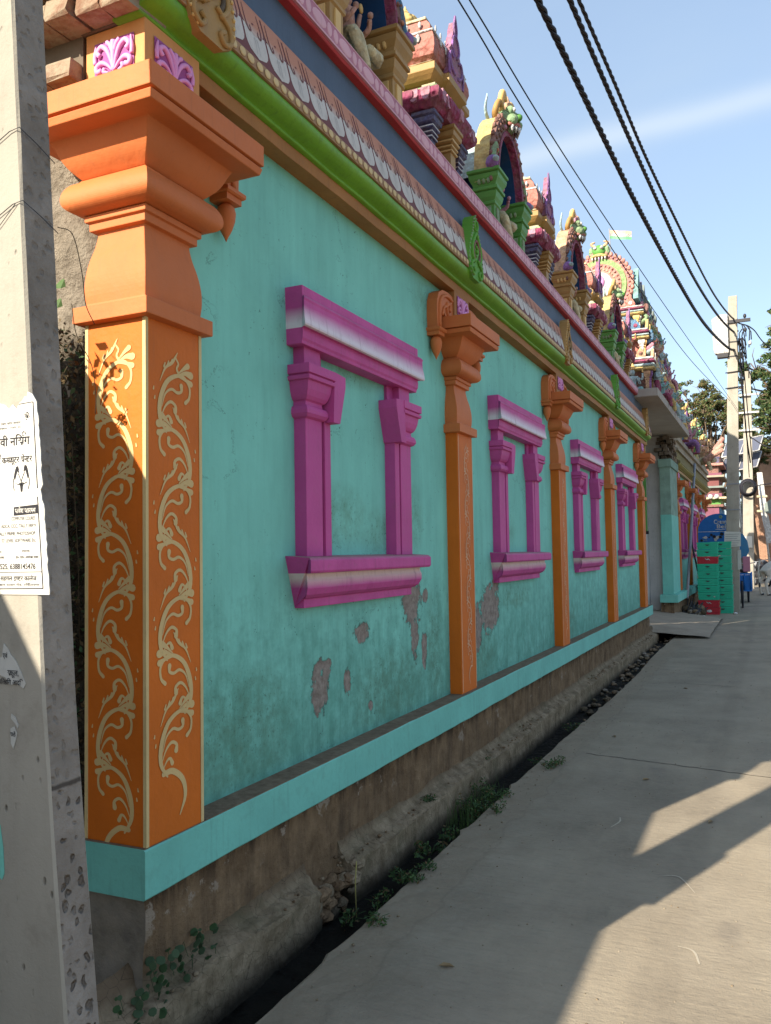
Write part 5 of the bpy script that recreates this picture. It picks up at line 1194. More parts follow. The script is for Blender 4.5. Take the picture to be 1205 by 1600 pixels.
# ------------------------------------------------------------------ second painted wall
PX0 = -.215
def make_wall2():
    W = thing('temple_wall', (0, 25, 0), 'second painted temple wall beyond the gate, olive cornice and three purple windows', 'temple wall')
    MB().box(-.40, -.09, 19.9, 31.7, .55, 3.50, M_TEAL).obj('wall_panel', W); mb = MB(); mb.box(PX0-.04, .12, 19.2, 31.75, .433, .603, M_PLINTH); mb.obj('plinth', W, bevel=.006)
    MB().box(PX0-.03, .02, 19.3, 31.7, -.1, .433, M_FOUND).obj('wall_base', W)
    # thick end pier, weathered green above fresh turquoise
    MB().box(PX0, .02, 19.42, 20.9, .603, 2.36, M_PLINTH).obj('end_pier', W, bevel=.006); MB().box(PX0+.005, .015, 19.425, 20.9, 2.36, 3.42, M_OLDTEAL).obj('end_pier', W, label='weathered grey-green upper pier')
    MB().box(PX0-.02, .05, 19.38, 20.95, 3.42, 3.60, M_OLDTEAL).obj('pier_cap', W, bevel=.01)
    mb = MB(); rr = random.Random(2)
    for i in range(90):
        x, y, z = rr.uniform(-.26, .02), rr.uniform(19.45, 20.9), 3.6+.085*rr.randrange(6); mb.box(x-.05, x+.05, y-.1, y+.1, z+.004, z+.08, rr.choice([M_DARKG, M_BMORT, M_BRICK, M_BMORT]))
    mb.obj('unfinished_masonry', W, kind='stuff')
    y0, y1 = 20.9, 31.7
    MB().wavy([(-.12, 3.478), (0, 3.478), (.0, 3.542), (-.12, 3.542)], y0, y1, M_GOLD).obj('beam', W)
    MB().extr([(-.10, 3.542), (.03, 3.545), (.03, 3.556), (.0, 3.56), (.05, 3.58), (.10, 3.615), (.10, 3.645), (-.1, 3.65)], y0, y1, M_OLIVE).obj('moulding', W)
    MB().extr([(-.1, 3.64), (.11, 3.64), (.11, 3.69), (.02, 3.74), (.02, 3.95), (-.1, 3.95)], y0, y1, M_OLIVE2).obj('frieze', W)
    MB().extr([(-.3, 3.95), (.07, 3.95), (.07, 4.0), (.0, 4.02), (.0, 4.18), (.06, 4.19), (.06, 4.31), (-.6, 4.31)], y0, y1, M_GREYC2).obj('parapet', W)
    pls = []
    for y in (21.3, 24.35, 27.4, 30.45): make_pillar(W, y)
    for yc in (23.0, 26.05, 29.1): window_mesh_parts(W, yc)
M_OLDTEAL = paint('weathered_teal', (.22, .34, .28), .9, .3, .6, (.12, .16, .12), .8, 1.5); M_OLIVE2 = paint('dull_olive', (.20, .18, .08), .8, .2, .4); M_GREYC2 = paint('grey_cream', (.33, .29, .22), .8, .2, .4)
make_wall2()
swA = {M_CORAL: M_AQUA, M_MAG: M_LEAFG, M_PINKM: M_GREEN3, M_GOLD: M_SKYB}; swB = {M_CORAL: M_PINK, M_MAG: M_BROWNP, M_GOLD: M_GOLDL}
swC = {M_GREEN3: M_AQUA, M_PEACH: M_PINK, M_BROWNP: M_VIOLET}; swD = {M_GOLD: M_GREEN3, M_YELLOW: M_SALPINK}
index_children()
copy_tree(n_gold, (-.02, 21.6, ZP), 'arched niche with green columns on the far wall, nearest to the gate tower', swD)
copy_tree(t1, (-.38, 23.1, ZP), 'aqua coloured turret on the far wall between two niches', swA)
copy_tree(n_green, (-.02, 24.6, ZP), 'arched niche with aqua columns on the far wall', swC)
copy_tree(t1, (-.38, 26.1, ZP), 'pink turret with brown eave on the far wall', swB)
copy_tree(n_gold, (-.02, 27.6, ZP), 'third arched niche on the far wall, above the last windows', swD)
copy_tree(t1, (-.38, 29.1, ZP), 'aqua turret near the far end of the second wall', swA)
copy_tree(n_green, (-.02, 30.6, ZP), 'arched niche at the far end of the second wall', swC)
def statue(loc, h, skin, cloth, trim, seated, face, label, seed, sc_=1):
    mb = MB(); figure(mb, loc, h, skin, cloth, trim, seated, face, 4, seed); mb.loft(sq(loc[0], loc[1], .14*h, .14*h, [(0, loc[2]-.02), (.02, loc[2]), (0, loc[2]+.02)]), M_MAG)
    o = mb.obj('statue'); tag(o, label, 'statue', 'statues along the far parapet'); return o
statue((.02, 20.25, 4.32), 1.05, M_SKIN, M_SKYB, M_GOLDL, False, (1, 0), 'tall standing statue in blue cloth beside the gate tower', 31)
statue((.05, 22.3, 4.32), .95, M_PALEB, M_YELLOW, M_GOLDL, False, (.7, -.7), 'pale blue statue in yellow cloth on the far parapet', 32)
statue((.05, 23.9, 4.32), .90, M_PINK, M_VIOLET, M_PEACH, True, (1, 0), 'pink seated statue in violet cloth on the far parapet', 33)
statue((.08, 25.4, 4.32), .95, M_LEAFG, M_CORAL, M_GOLDL, False, (.7, -.7), 'green statue in coral cloth on the far parapet', 34)
def make_big_legs():
    mb = MB(); c = (.12, 28.4, 4.25)
    figure(mb, c, 1.1, M_PEACH, M_CREAM, M_GOLDL, True, (.9, -.4), 4, 40)
    for s, m in ((.0, M_SKIN), (.22, M_SALPINK), (-.2, M_SKIN)): T(mb, [(c[0]+.05, c[1]-.1+s, c[2]+.1), (c[0]+.32, c[1]-.2+s, c[2]+.34+s*.4), (c[0]+.62, c[1]-.2+s, c[2]+.62+s)], (.12, .07), m, 8)
    o = mb.obj('statue'); tag(o, 'large flesh coloured statue with raised limbs leaning out from the far parapet', 'statue', 'statues along the far parapet')
make_big_legs()

# a further small painted gate down the street
def make_far_gate():
    g = thing('painted_gatehouse', (-.4, 38, 0), 'small pink and blue painted gatehouse far down the street', 'gatehouse')
    MB().box(-1.9, .12, 37, 41, 0, 3.3, M_SKYBD).obj('wall', g); MB().box(-.9, .10, 36.93, 37.02, .2, 3.3, M_MAUVE).obj('front_panel', g)
    z = 3.3
    for i, (h, e, m) in enumerate(((.10, .15, M_BROWNP), (.22, .05, M_GREEN3), (.08, .28, M_CREAM), (.16, .1, M_MAUVE), (.22, .0, M_BROWNP), (.08, .2, M_GREYC), (.36, .0, M_MAROON), (.08, .22, M_GREYC2), (.10, .12, M_MAUVE), (.3, .0, M_BROWNP), (.1, .2, M_SALPINK), (.35, .08, M_BROWNP))):
        MB().loft([(-1.5-e, .12+e, 37-e, 40+e, z), (-1.5-e, .12+e, 37-e, 40+e, z+h)], m).obj('storey_course', g); z += h
    mb = MB()
    for i in range(7): mb.lathe([(.09, -.12), (.10, 0), (.06, .06)], (-1.4+.24*i, 36.75, 3.75), M_WHITE, 8)
    mb.obj('white_scallops', g, kind='stuff')
    for x in (-1.2, -.75, -.3, .1): MB().loft(sq(x, 36.95, .07, .07, [(0, 5.0), (0, 5.3), (.03, 5.32), (0, 5.36)]), M_INDIGO).obj('pilaster', g)
M_SKYBD = paint('street_blue_paint', (.05, .20, .36), .7, .15, .3); M_MAUVE = paint('mauve_paint', (.20, .07, .11), .7, .15, .2)
make_far_gate()

# ------------------------------------------------------------------ crates
def crate_mesh(col):
    mb = MB(); L, Wd, H = .48, .36, .172
    def wall(x0, x1, y0, y1): mb.box(x0, x1, y0, y1, .0, H, col)
    mb.loft([(-L/2+.012, L/2-.012, -Wd/2+.012, Wd/2-.012, 0), (-L/2+.004, L/2-.004, -Wd/2+.004, Wd/2-.004, H-.03)], col)
    mb.loft([(-L/2-.006, L/2+.006, -Wd/2-.006, Wd/2+.006, H-.034), (-L/2-.006, L/2+.006, -Wd/2-.006, Wd/2+.006, H-.004)], col)
    mb.box(-L/2-.002, L/2+.002, -Wd/2-.002, Wd/2+.002, .062, .072, col)
    for x in (-.19, -.10, .10, .19): mb.box(x-.005, x+.005, -Wd/2-.002, Wd/2+.002, .0, H-.034, col)
    mb.plate([(-.055, .105), (.055, .105), (.035, .085), (.0, .070), (-.035, .085)], lambda a, b, k: (a, -Wd/2-.003+.002-.004*k, b+.01), 1, M_DARK)
    return mb
def make_crates():
    cg = crate_mesh(M_CGREEN).obj('crate'); cr = crate_mesh(M_CRED).obj('crate'); dg, dr = cg.data, cr.data
    first = {'g': cg, 'r': cr}
    wh = MB(); wh.add([(.05*math.cos(2*PI*i/10)*1.1, -.1905, .09+.028*math.sin(2*PI*i/10)) for i in range(10)], [tuple(range(10))], M_WHITE)
    order = 'rrggggg' + 'rgg'; names = ['bottom', 'second', 'third', 'fourth', 'fifth', 'sixth', 'seventh', 'eighth', 'ninth', 'topmost']
    for i in range(10):
        k = order[i]; o = first.pop(k, None)
        if o is None: o = bpy.data.objects.new('crate', dg if k == 'g' else dr); COL.objects.link(o)
        o.location = (.570+R.uniform(-.008, .008), 21.95+R.uniform(-.008, .008), .0+i*.1755); o.rotation_euler.z = R.uniform(-.015, .015)
        pos = names[i]+' from the ground' if 0 < i < 9 else names[i]
        tag(o, f"{'red' if k == 'r' else 'green'} plastic crate, {pos}, in the front stack that has red crates", 'crate', 'stacked plastic crates')
        if k == 'r':
            mb = MB()
            if i == 0: mb.add([(.06*math.cos(2*PI*q/12), -.187, .085+.035*math.sin(2*PI*q/12)) for q in range(12)], [tuple(range(12))], M_WHITE)
            else: stroke(mb, [(-.05, .125), (-.01, .10), (.02, .115), (.06, .085)], [.012, .018, .018, .008], lambda a, b: (a, -.187, b), M_WHITE, 3)
            q = mb.obj('printed_mark', None); q.parent = o
        elif i == 2:
            mb = MB(); mb.add([(.13+.02*math.cos(2*PI*q/8), -.187, .08+.012*math.sin(2*PI*q/8)) for q in range(8)], [tuple(range(8))], M_WHITE); q = mb.obj('sticker', None); q.parent = o
    for i in range(10):
        o = bpy.data.objects.new('crate', dg); COL.objects.link(o); o.location = (.862+R.uniform(-.006, .006), 22.42, .0+i*.177); o.rotation_euler.z = R.uniform(-.01, .01)
        tag(o, f"green plastic crate, {names[i]}{' from the ground' if 0 < i < 9 else ''}, in the all green stack by the pole", 'crate', 'stacked plastic crates')
make_crates()

# ------------------------------------------------------------------ ice cream cart with arched sign board
def make_cart():
    t = thing('ice_cream_cart', (.75, 24.2, 0), 'blue ice cream cart with arched lettered sign board behind the crates', 'cart')
    MB().loft([(.30, 1.18, 23.9, 24.9, .35), (.30, 1.18, 23.9, 24.9, 1.15), (.27, 1.21, 23.87, 24.93, 1.17), (.27, 1.21, 23.87, 24.93, 1.22)], M_SIGNB).obj('cart_box', t, bevel=.01)
    y = 23.9; out = [(.22, 1.55), (.22, 2.05)]+[(.74-.52*math.cos(PI*i/14), 2.05+.47*math.sin(PI*i/14)) for i in range(1, 14)]+[(1.26, 2.05), (1.26, 1.55)]
    MB().plate(out, lambda a, b, k: (a, y-.03*k, b), 1, M_SIGNB).obj('sign_board', t)
    mb = MB(); mb.box(.22, 1.26, y-.034, y-.0305, 2.035, 2.05, M_WHITE); mb.obj('sign_line', t)
    lettering('Cream', 'sign_lettering', t, .63, .98, 2.25, .11, y-.034, M_WHITE, bold=.02); lettering('Bell', 'sign_lettering', t, .70, .96, 2.13, .10, y-.034, M_WHITE, bold=.02)
    mb = MB(); rr = random.Random(9)
    for i in range(5): a = 2*PI*i/5; mb.add([(.80+.03*math.cos(a)+.02*math.cos(2*PI*q/8), y-.034, 2.43+.03*math.sin(a)+.02*math.sin(2*PI*q/8)) for q in range(8)], [tuple(range(8))], M_LEAFG)
    stroke(mb, [(.66, 2.10), (.8, 2.095), (.97, 2.11)], [.008, .015, .008], lambda a, b: (a, y-.034, b), M_WHITE, 3); mb.obj('sign_emblem', t)
    mb = MB()
    for i in range(26):
        c = (rr.uniform(.26, 1.2), rr.uniform(1.80, 1.98)); r = rr.uniform(.02, .06); l = .0006*i
        mb.add([(c[0]+r*rr.uniform(.7, 1)*math.cos(2*PI*q/7), y-.032-l, c[1]+r*.8*math.sin(2*PI*q/7)) for q in range(7)], [tuple(range(7))], rr.choice([M_INK, M_YELLOW, M_WHITE, M_SKYB, M_BROWNP, M_CREAM, M_INK]))
    mb.obj('sign_pictures', t)
    for x in (.28, 1.20): MB().tube([(x, 23.95, 1.2), (x, 23.95, 1.6)], .02, M_STEEL).obj('post', t)
    for x in (.25, 1.25):
        mb = MB(); mb.tube([(x, 24.4+.33*math.cos(a), .34+.33*math.sin(a)) for a in np.linspace(0, 2*PI, 21)], .022, M_BLACK, 6, False)
        for i in range(8): a = PI*i/8*2; mb.tube([(x, 24.4, .34), (x, 24.4+.32*math.cos(a), .34+.32*math.sin(a))], .004, M_STEEL, 4)
        mb.obj('wheel', t)
make_cart()
def make_cart2():
    t = thing('cargo_tricycle', (1.2, 27, 0), 'blue framed cargo cart with a dark tyre, half hidden behind the utility pole', 'cart')
    mb = MB()
    for (a, b) in (((.95, 26.6, .35), (1.42, 26.6, .35)), ((.95, 26.6, .85), (1.42, 26.6, .85)), ((1.42, 26.6, .35), (1.42, 27.8, .35)), ((1.42, 26.6, .85), (1.42, 27.8, .85)), ((1.42, 26.6, .35), (1.42, 26.6, .85)), ((1.25, 26.6, .35), (1.25, 26.6, .85)), ((1.1, 26.6, .35), (1.1, 26.6, .85)), ((1.42, 27.2, .35), (1.42, 27.2, .85)), ((1.1, 26.6, .85), (1.12, 26.7, 1.9)), ((1.12, 26.7, 1.9), (1.15, 27.6, 1.9)), ((1.42, 27.8, .35), (1.42, 27.8, .85))): mb.tube([a, b], .022, M_SIGNB, 6)
    mb.box(.95, 1.40, 26.62, 27.8, .36, .80, M_SIGNB); mb.obj('frame', t)
    MB().plate([(1.08, 1.6), (1.12, 2.0), (1.24, 2.02), (1.36, 1.8), (1.40, 1.5), (1.30, 1.3), (1.1, 1.3)], lambda a, b, k: (a, 26.9-.02*k, b), 1, M_SKYBD).obj('hood', t)
    mb = MB(); mb.tube([(1.33, 27.0+.30*math.cos(a), .31+.30*math.sin(a)) for a in np.linspace(0, 2*PI, 21)], .03, M_BLACK, 6, False); mb.obj('wheel', t)
    mb = MB(); mb.tube([(1.18, 26.5+.30*math.cos(a)*.3, .31+.30*math.sin(a)) for a in np.linspace(0, 2*PI, 21)], .04, M_BLACK, 6, False); mb.obj('wheel', t)
    mb = MB(); mb.box(1.22, 1.42, 26.55, 26.6, .9, 1.35, M_PINKB); mb.obj('hanging_sack', t, bevel=.02)
make_cart2()

# ------------------------------------------------------------------ poles down the street
def make_pole_far():
    p = thing('concrete_pole', (1.05, 22.9, 0), 'tall concrete utility pole behind the crates, white box and thick cables at its top', 'utility pole')
    def X(z): return 1.06+.033*z
    mb = MB(); mb.loft([(X(z)-w, X(z)+w, 22.9-w*.5, 22.9+w*.5, z) for z, w in ((-.2, .165), (2, .155), (4, .14), (6, .125), (8.02, .105))], M_POLE); mb.obj('shaft', p, bevel=.01)
    for z in (6.05, 5.65): MB().tube([(X(z)-.17, 22.82, z), (X(z)+.22, 22.82, z+.02)], .016, M_DARK, 6).obj('step_bolt', p)
    for z, w in ((7.33, .14), (6.82, .13), (6.45, .13), (3.2, .16), (2.55, .165)): MB().loft(sq(X(z), 22.9, w, w*.55, [(0, z), (0, z+.03)]), M_DARK if z > 5 else M_STEEL).obj('band', p)
    MB().box(X(7.3)-.13, X(7.3)+.42, 22.80, 22.86, 7.31, 7.39, M_DARK).obj('cross_arm', p)
    MB().loft([(X(7)-.42, X(7)-.10, 22.75, 22.98, 6.55), (X(7)-.46, X(7)-.10, 22.75, 22.98, 6.65), (X(7)-.48, X(7)-.10, 22.75, 22.98, 7.45), (X(7)-.30, X(7)-.10, 22.75, 22.98, 7.55)], M_WHITE).obj('meter_box', p, bevel=.02)
    MB().box(X(7)-.38, X(7)-.12, 22.76, 22.97, 6.45, 6.56, M_DARK).obj('box_bracket', p)
    mb = MB(); rr = random.Random(4)
    for i in range(16):
        x = X(7)+.16+rr.uniform(0, .22); z = rr.uniform(6.2, 7.35); mb.tube([(x, 22.85, z), (x+rr.uniform(-.08, .1), 22.8, z-.12), (x+rr.uniform(-.06, .1), 22.82, z-rr.uniform(.25, .6))], .014, M_BLACK, 5)
    for z in (7.45, 7.1, 6.75): mb.ball((X(7)+.30+.1*(z < 7), 22.8, z), (.04, .04, .06), M_WHITE if z < 7 else M_DARK, 8, 6)
    mb.obj('cable_joints', p, kind='stuff')
    def plain(o_): return o_
    MB().plate([(.92, 1.62), (1.30, 1.64), (1.31, 2.0), (.93, 2.02)], lambda a, b, k: (a, 22.812-.004*k, b), 1, M_PAPER).obj('pasted_notice', p)
    mb = MB()
    for i in range(6): mb.box(.95, 1.28-.03*(i % 3), 22.802, 22.805, 1.94-.055*i, 1.955-.055*i, M_GREYL)
    mb.obj('printed_lines', p, kind='stuff')
    MB().plate([(1.21, 1.05), (1.30, 1.07), (1.30, 1.55), (1.22, 1.53)], lambda a, b, k: (a, 22.806-.003*k, b), 1, M_PAPERO).obj('pasted_notice', p)
make_pole_far()
def make_pole_3():
    p = thing('concrete_pole', (1.15, 36, 0), 'second utility pole further down the street with a coil of black cable on it', 'utility pole')
    def X(z): return 1.13+.028*z
    MB().loft([(X(z)-w, X(z)+w, 36-w*.6, 36+w*.6, z) for z, w in ((-.2, .21), (3, .19), (6, .16), (8.6, .12))], M_POLE).obj('shaft', p, bevel=.01)
    for z in (7.6, 6.9, 6.2): MB().box(X(z)-.32, X(z)+.42, 35.8, 35.86, z, z+.07, M_WHITE).obj('cross_arm', p)
    mb = MB()
    for i in range(5): mb.tube([(X(4)+.30*math.cos(a)*(1-.06*i), 35.72-.03*i, 3.95+.33*math.sin(a)*(1-.06*i)) for a in np.linspace(0, 2*PI, 25)], .035, M_BLACK, 6, False)
    mb.obj('cable_coil', p); MB().plate([(.95, 1.6), (1.32, 1.6), (1.32, 2.05), (.95, 2.05)], lambda a, b, k: (a, 35.85-.01*k, b), 1, M_PAPER).obj('pasted_notice', p)
    q = thing('white_post', (1.6, 44, 0), 'leaning white post with torn cloth beside the brick house', 'post')
    MB().loft([(x-w, x+w, 43.9, 44.1, z) for x, z, w in ((1.98, 1.8, .15), (1.72, 3.4, .15), (1.60, 5.2, .12))], M_WHITE).obj('post_body', q)
    for z, w in ((3.3, .26), (4.0, .24)): MB().loft(sq(1.68, 44, w, .14, [(0, z), (0, z+.10)]), M_CREAM).obj('post_band', q)
    MB().plate([(1.75, 3.3), (2.2, 3.1), (2.3, 3.6), (2.05, 3.9), (1.78, 3.7)], lambda a, b, k: (a, 43.8-.03*k, b), 1, M_GREYC).obj('torn_cloth', q)
    MB().tube([(1.95, 43, .1), (1.72, 43, 3.2), (1.55, 43, 5.0)], .05, M_WHITE, 6).obj('bamboo_pole'); tag(bpy.data.objects['bamboo_pole'], 'thin pale bamboo pole in front of the brick house', 'pole')
    MB().tube([(1.05, 33, 1.9), (.95, 33, 4.3)], .045, M_WHITE, 6).obj('thin_white_pipe'); tag(bpy.data.objects['thin_white_pipe'], 'thin white pipe between the two far utility poles', 'pipe')
make_pole_3()
# leaning grey pipe in front of the second wall
tag(MB().tube([(.12, 21.3, .42), (.12, 22.9, 1.9), (.1, 25.2, 4.0)], .035, M_STEEL, 8).obj('iron_pipe'), 'long grey pipe leaning against the far painted wall', 'pipe')
tag(MB().tube([(.10, 23.0, 1.9), (.30, 23.0, .75)], .025, M_DARK, 6).obj('plank_handle'), 'short dark wooden handle leaning beside the crate stacks', 'handle')

# ------------------------------------------------------------------ overhead cables
def cable(pts, r, label, twist=False):
    P = [Vector(p[:3]) for p in catmull(pts, 10)]
    mb = MB()
    if not twist: mb.tube(P, r, M_BLACK, 6)
    else:
        # three cores twisted together
        L_ = [0]
        for i in range(1, len(P)): L_.append(L_[-1]+(P[i]-P[i-1]).length)
        n = int(L_[-1]/.045); Q = []
        for i in range(n+1):
            s = L_[-1]*i/n; j = min(max(int(np.searchsorted(L_, s))-1, 0), len(P)-2); t = (s-L_[j])/(L_[j+1]-L_[j]+1e-9); Q.append((P[j].lerp(P[j+1], t), s))
        for c in range(3):
            pts_ = []
            for p, s in Q: a = 2*PI*(s/.40+c/3); pts_.append((p.x+math.cos(a)*r*.62, p.y, p.z+math.sin(a)*r*.62))
            mb.tube(pts_, r*.62, M_BLACK, 5)
    o = mb.obj('overhead_cable'); tag(o, label, 'cable', 'overhead cables between the poles'); return o
cable([(.20, 1.6, 6.25), (.34, 4.0, 6.08), (.47, 6.42, 5.97), (.52, 7.57, 5.93), (.59, 9.2, 5.86), (.66, 10.68, 5.82), (.80, 13.93, 5.86), (.94, 17.35, 6.03), (1.12, 21.2, 6.45), (1.30, 22.8, 6.62), (1.44, 22.9, 6.85)], .026, 'lowest thick twisted black cable, sagging most before the far pole', True)
cable([(.20, 1.6, 6.80), (.38, 4.5, 6.66), (.51, 7.41, 6.60), (.55, 8.4, 6.57), (.64, 10.38, 6.51), (.75, 12.8, 6.48), (.88, 15.86, 6.52), (1.07, 20.0, 6.85), (1.30, 22.7, 7.08), (1.42, 22.85, 7.1)], .023, 'middle thick twisted black cable overhead', True)
cable([(.20, 1.6, 6.95), (.40, 5.0, 6.86), (.53, 7.78, 6.80), (.60, 9.33, 6.78), (.68, 11.28, 6.76), (.81, 14.17, 6.86), (.98, 18.11, 7.07), (1.11, 20.88, 7.32), (1.30, 22.7, 7.42), (1.42, 22.85, 7.4)], .018, 'highest twisted black cable, nearest the right of the picture', True)
cable([(.20, 1.6, 5.15), (.39, 4.67, 4.95), (.43, 5.68, 4.89), (.51, 7.45, 4.82), (.65, 10.51, 4.77), (.85, 15.16, 4.84), (1.18, 22.8, 5.32)], .0055, 'thin black wire, left one of the pair of thin wires')
cable([(.20, 1.6, 5.25), (.40, 4.83, 5.06), (.47, 6.47, 5.01), (.57, 8.78, 5.02), (.76, 13.14, 5.11), (1.19, 22.8, 5.36)], .0055, 'thin black wire, right one of the pair of thin wires')
cable([(1.44, 22.85, 7.3), (1.75, 24.5, 7.5), (2.3, 27, 7.35), (4.5, 36, 7.6)], .016, 'black wire leaving the far pole towards the right')
cable([(1.45, 22.85, 6.85), (1.9, 29, 6.0), (2.6, 36, 5.6)], .010, 'thin wire slanting down to the right from the cable joints')
for i, (x, w) in enumerate(((1.46, .020), (1.52, .014), (1.42, .012))):
    cable([(x-.03, 22.8, 6.9), (x, 22.85, 6.2), (x+.05+.02*i, 23.4, 4.6), (x+.10, 24.6, 3.9-.2*i)], w, ['thickest black cable hanging down beside the far pole', 'right hand thin cable hanging beside the far pole', 'left hand thin cable hanging beside the far pole'][i])
cable([(1.35, 35.8, 6.0), (1.9, 35.6, 5.55), (2.6, 35, 5.2)], .022, 'black cable from the second far pole to the right')
cable([(1.30, 35.7, 4.0), (2.0, 34, 3.95), (2.8, 33, 4.0)], .022, 'black cable leaving the coil on the second far pole')

# ------------------------------------------------------------------ cow
def make_cow():
    cx, cy = 1.80, 30.9; a = math.radians(52); F = Vector((math.sin(a), math.cos(a), 0)); S = Vector((F.y, -F.x, 0))
    def P(f, s, z): v = Vector((cx, cy, 0))+F*f+S*s; return (v.x, v.y, z)
    t = thing('cow', (cx, cy, 0), 'pale cow with a brown patch standing on the road, seen from behind', 'cow')
    V = []; E = []; Rd = []
    def ch(pts, rs, frm=None):
        p = frm
        for q, r in zip(pts, rs):
            V.append(q); Rd.append(r); i = len(V)-1
            if p is not None: E.append((p, i))
            p = i
        return p
    V.append(P(.0, 0, 1.02)); Rd.append((.25, .27)); root = 0
    m = ch([P(.45, 0, .98), P(.95, 0, .98), P(1.35, 0, 1.05), P(1.62, 0, 1.22), P(1.85, 0, 1.30), P(2.10, 0, 1.10)], [(.27, .33), (.26, .32), (.20, .25), (.12, .15), (.12, .12), (.06, .07)], root)
    for s in (-1, 1):
        ch([P(-.05, s*.16, .82), P(.02, s*.17, .62), P(-.14, s*.17, .42), P(-.10, s*.17, .10), P(-.04, s*.17, .03)], [(.13, .10), (.09, .07), (.05, .045), (.038, .036), (.05, .045)], root)
        ch([P(1.28, s*.15, .72), P(1.30, s*.15, .45), P(1.30, s*.15, .10), P(1.33, s*.15, .03)], [(.09, .08), (.05, .05), (.035, .035), (.05, .045)], 3)
    me = bpy.data.meshes.new('body'); me.from_pydata(V, E, []); o = bpy.data.objects.new('body', me); COL.objects.link(o); attach(o, t)
    sk = o.modifiers.new('skin', 'SKIN'); sk.use_smooth_shade = True
    for i, r in enumerate(Rd): me.skin_vertices[0].data[i].radius = r
    me.skin_vertices[0].data[0].use_root = True; ss = o.modifiers.new('sub', 'SUBSURF'); ss.levels = ss.render_levels = 2
    me.materials.append(M_COW)
    mb = MB(); T(mb, [P(-.22, 0, 1.16), P(-.30, .02, .95), P(-.30, .02, .60), P(-.27, .0, .42)], (.035, .02), M_HIDE, 6); mb.ball(P(-.27, 0, .36), (.035, .035, .10), M_DARK, 6, 5); mb.obj('tail', t)
    mb = MB()
    for s in (-1, 1):
        T(mb, [P(1.78, s*.10, 1.40), P(1.78, s*.2, 1.50), P(1.84, s*.2, 1.62)], (.03, .008), M_DARK, 6); mb.ball(P(1.74, s*.2, 1.32), (.09, .06, .04), M_HIDE, 8, 5)
    mb.obj('horns_and_ears', t)
    for f, s in ((-.04, -.17), (-.04, .17), (1.33, -.15), (1.33, .15)): MB().lathe([(.055, 0), (.05, .06)], P(f, s, 0), M_DARK, 8).obj('hoof', t)
def mat_cow():
    n = NT('pied_hide'); v = n.noise(1.6, 2, .5, n.map((1, 1, 1), (2.4, 1.3, 0))); x, y, z = n.xyz()
    c = n.mix(n.rng(n.noise(9, 4), .3, .7), (.48, .43, .36), (.60, .56, .50)); c = n.mix(n.rng(n.math('ADD', n.math('MULTIPLY', n.math('SUBTRACT', y, 31.2), .5), n.math('SUBTRACT', v, .5)), .1, .16), c, (.17, .08, .045)); return n.done(c, .85)
M_COW = mat_cow()
make_cow()

# ------------------------------------------------------------------ parked two-wheelers in the distance
def make_bike(loc, ang, label):
    t = thing('motorcycle', loc, label, 'motorcycle', 'two-wheelers parked by the far poles'); c, s = math.cos(ang), math.sin(ang)
    P = lambda f, w, z: (loc[0]+c*f-s*w, loc[1]+s*f+c*w, z)
    for f in (-.62, .62):
        mb = MB(); mb.tube([P(f+.29*math.cos(a), 0, .30+.29*math.sin(a)) for a in np.linspace(0, 2*PI, 19)], .045, M_BLACK, 6, False)
        for i in range(6): a = PI*i/3; mb.tube([P(f, 0, .30), P(f+.27*math.cos(a), 0, .30+.27*math.sin(a))], .008, M_STEEL, 4)
        mb.obj('wheel', t)
    mb = MB(); mb.tube([P(.62, 0, .3), P(.45, 0, .85), P(.40, 0, 1.0)], .035, M_STEEL, 6); mb.tube([P(.38, -.33, 1.05), P(.42, 0, 1.0), P(.38, .33, 1.05)], .02, M_STEEL, 6); mb.obj('fork_and_handlebar', t)
    mb = MB(); mb.tube([P(.35, 0, .75), P(.1, 0, .82), P(-.1, 0, .78)], [.09, .15, .10], M_DARK, 10); mb.obj('tank', t)
    mb = MB(); mb.tube([P(-.05, 0, .80), P(-.4, 0, .82), P(-.7, 0, .88)], [.09, .11, .06], M_BLACK, 8, flat_=.6); mb.obj('seat', t)
    mb = MB(); mb.ball(P(.1, 0, .45), (.2, .2, .2), M_DARK, 8, 6); mb.tube([P(-.62, 0, .3), P(0, 0, .4), P(.35, 0, .75)], .04, M_DARK, 6); mb.tube([P(.1, .12, .3), P(-.7, .16, .36)], .04, M_STEEL, 6); mb.obj('engine', t)
    mb = MB(); mb.ball(P(.52, 0, .92), (.09, .09, .09), M_WHITE, 8, 6); mb.obj('headlight', t)
make_bike((1.55, 38.5, 0), 2.0, 'dark motorcycle parked just right of the second far pole')
make_bike((1.0, 33.5, 0), 1.3, 'dark motorcycle parked between the cart and the second far pole')
make_bike((1.75, 43.5, 0), 1.8, 'small distant motorcycle under the white post')

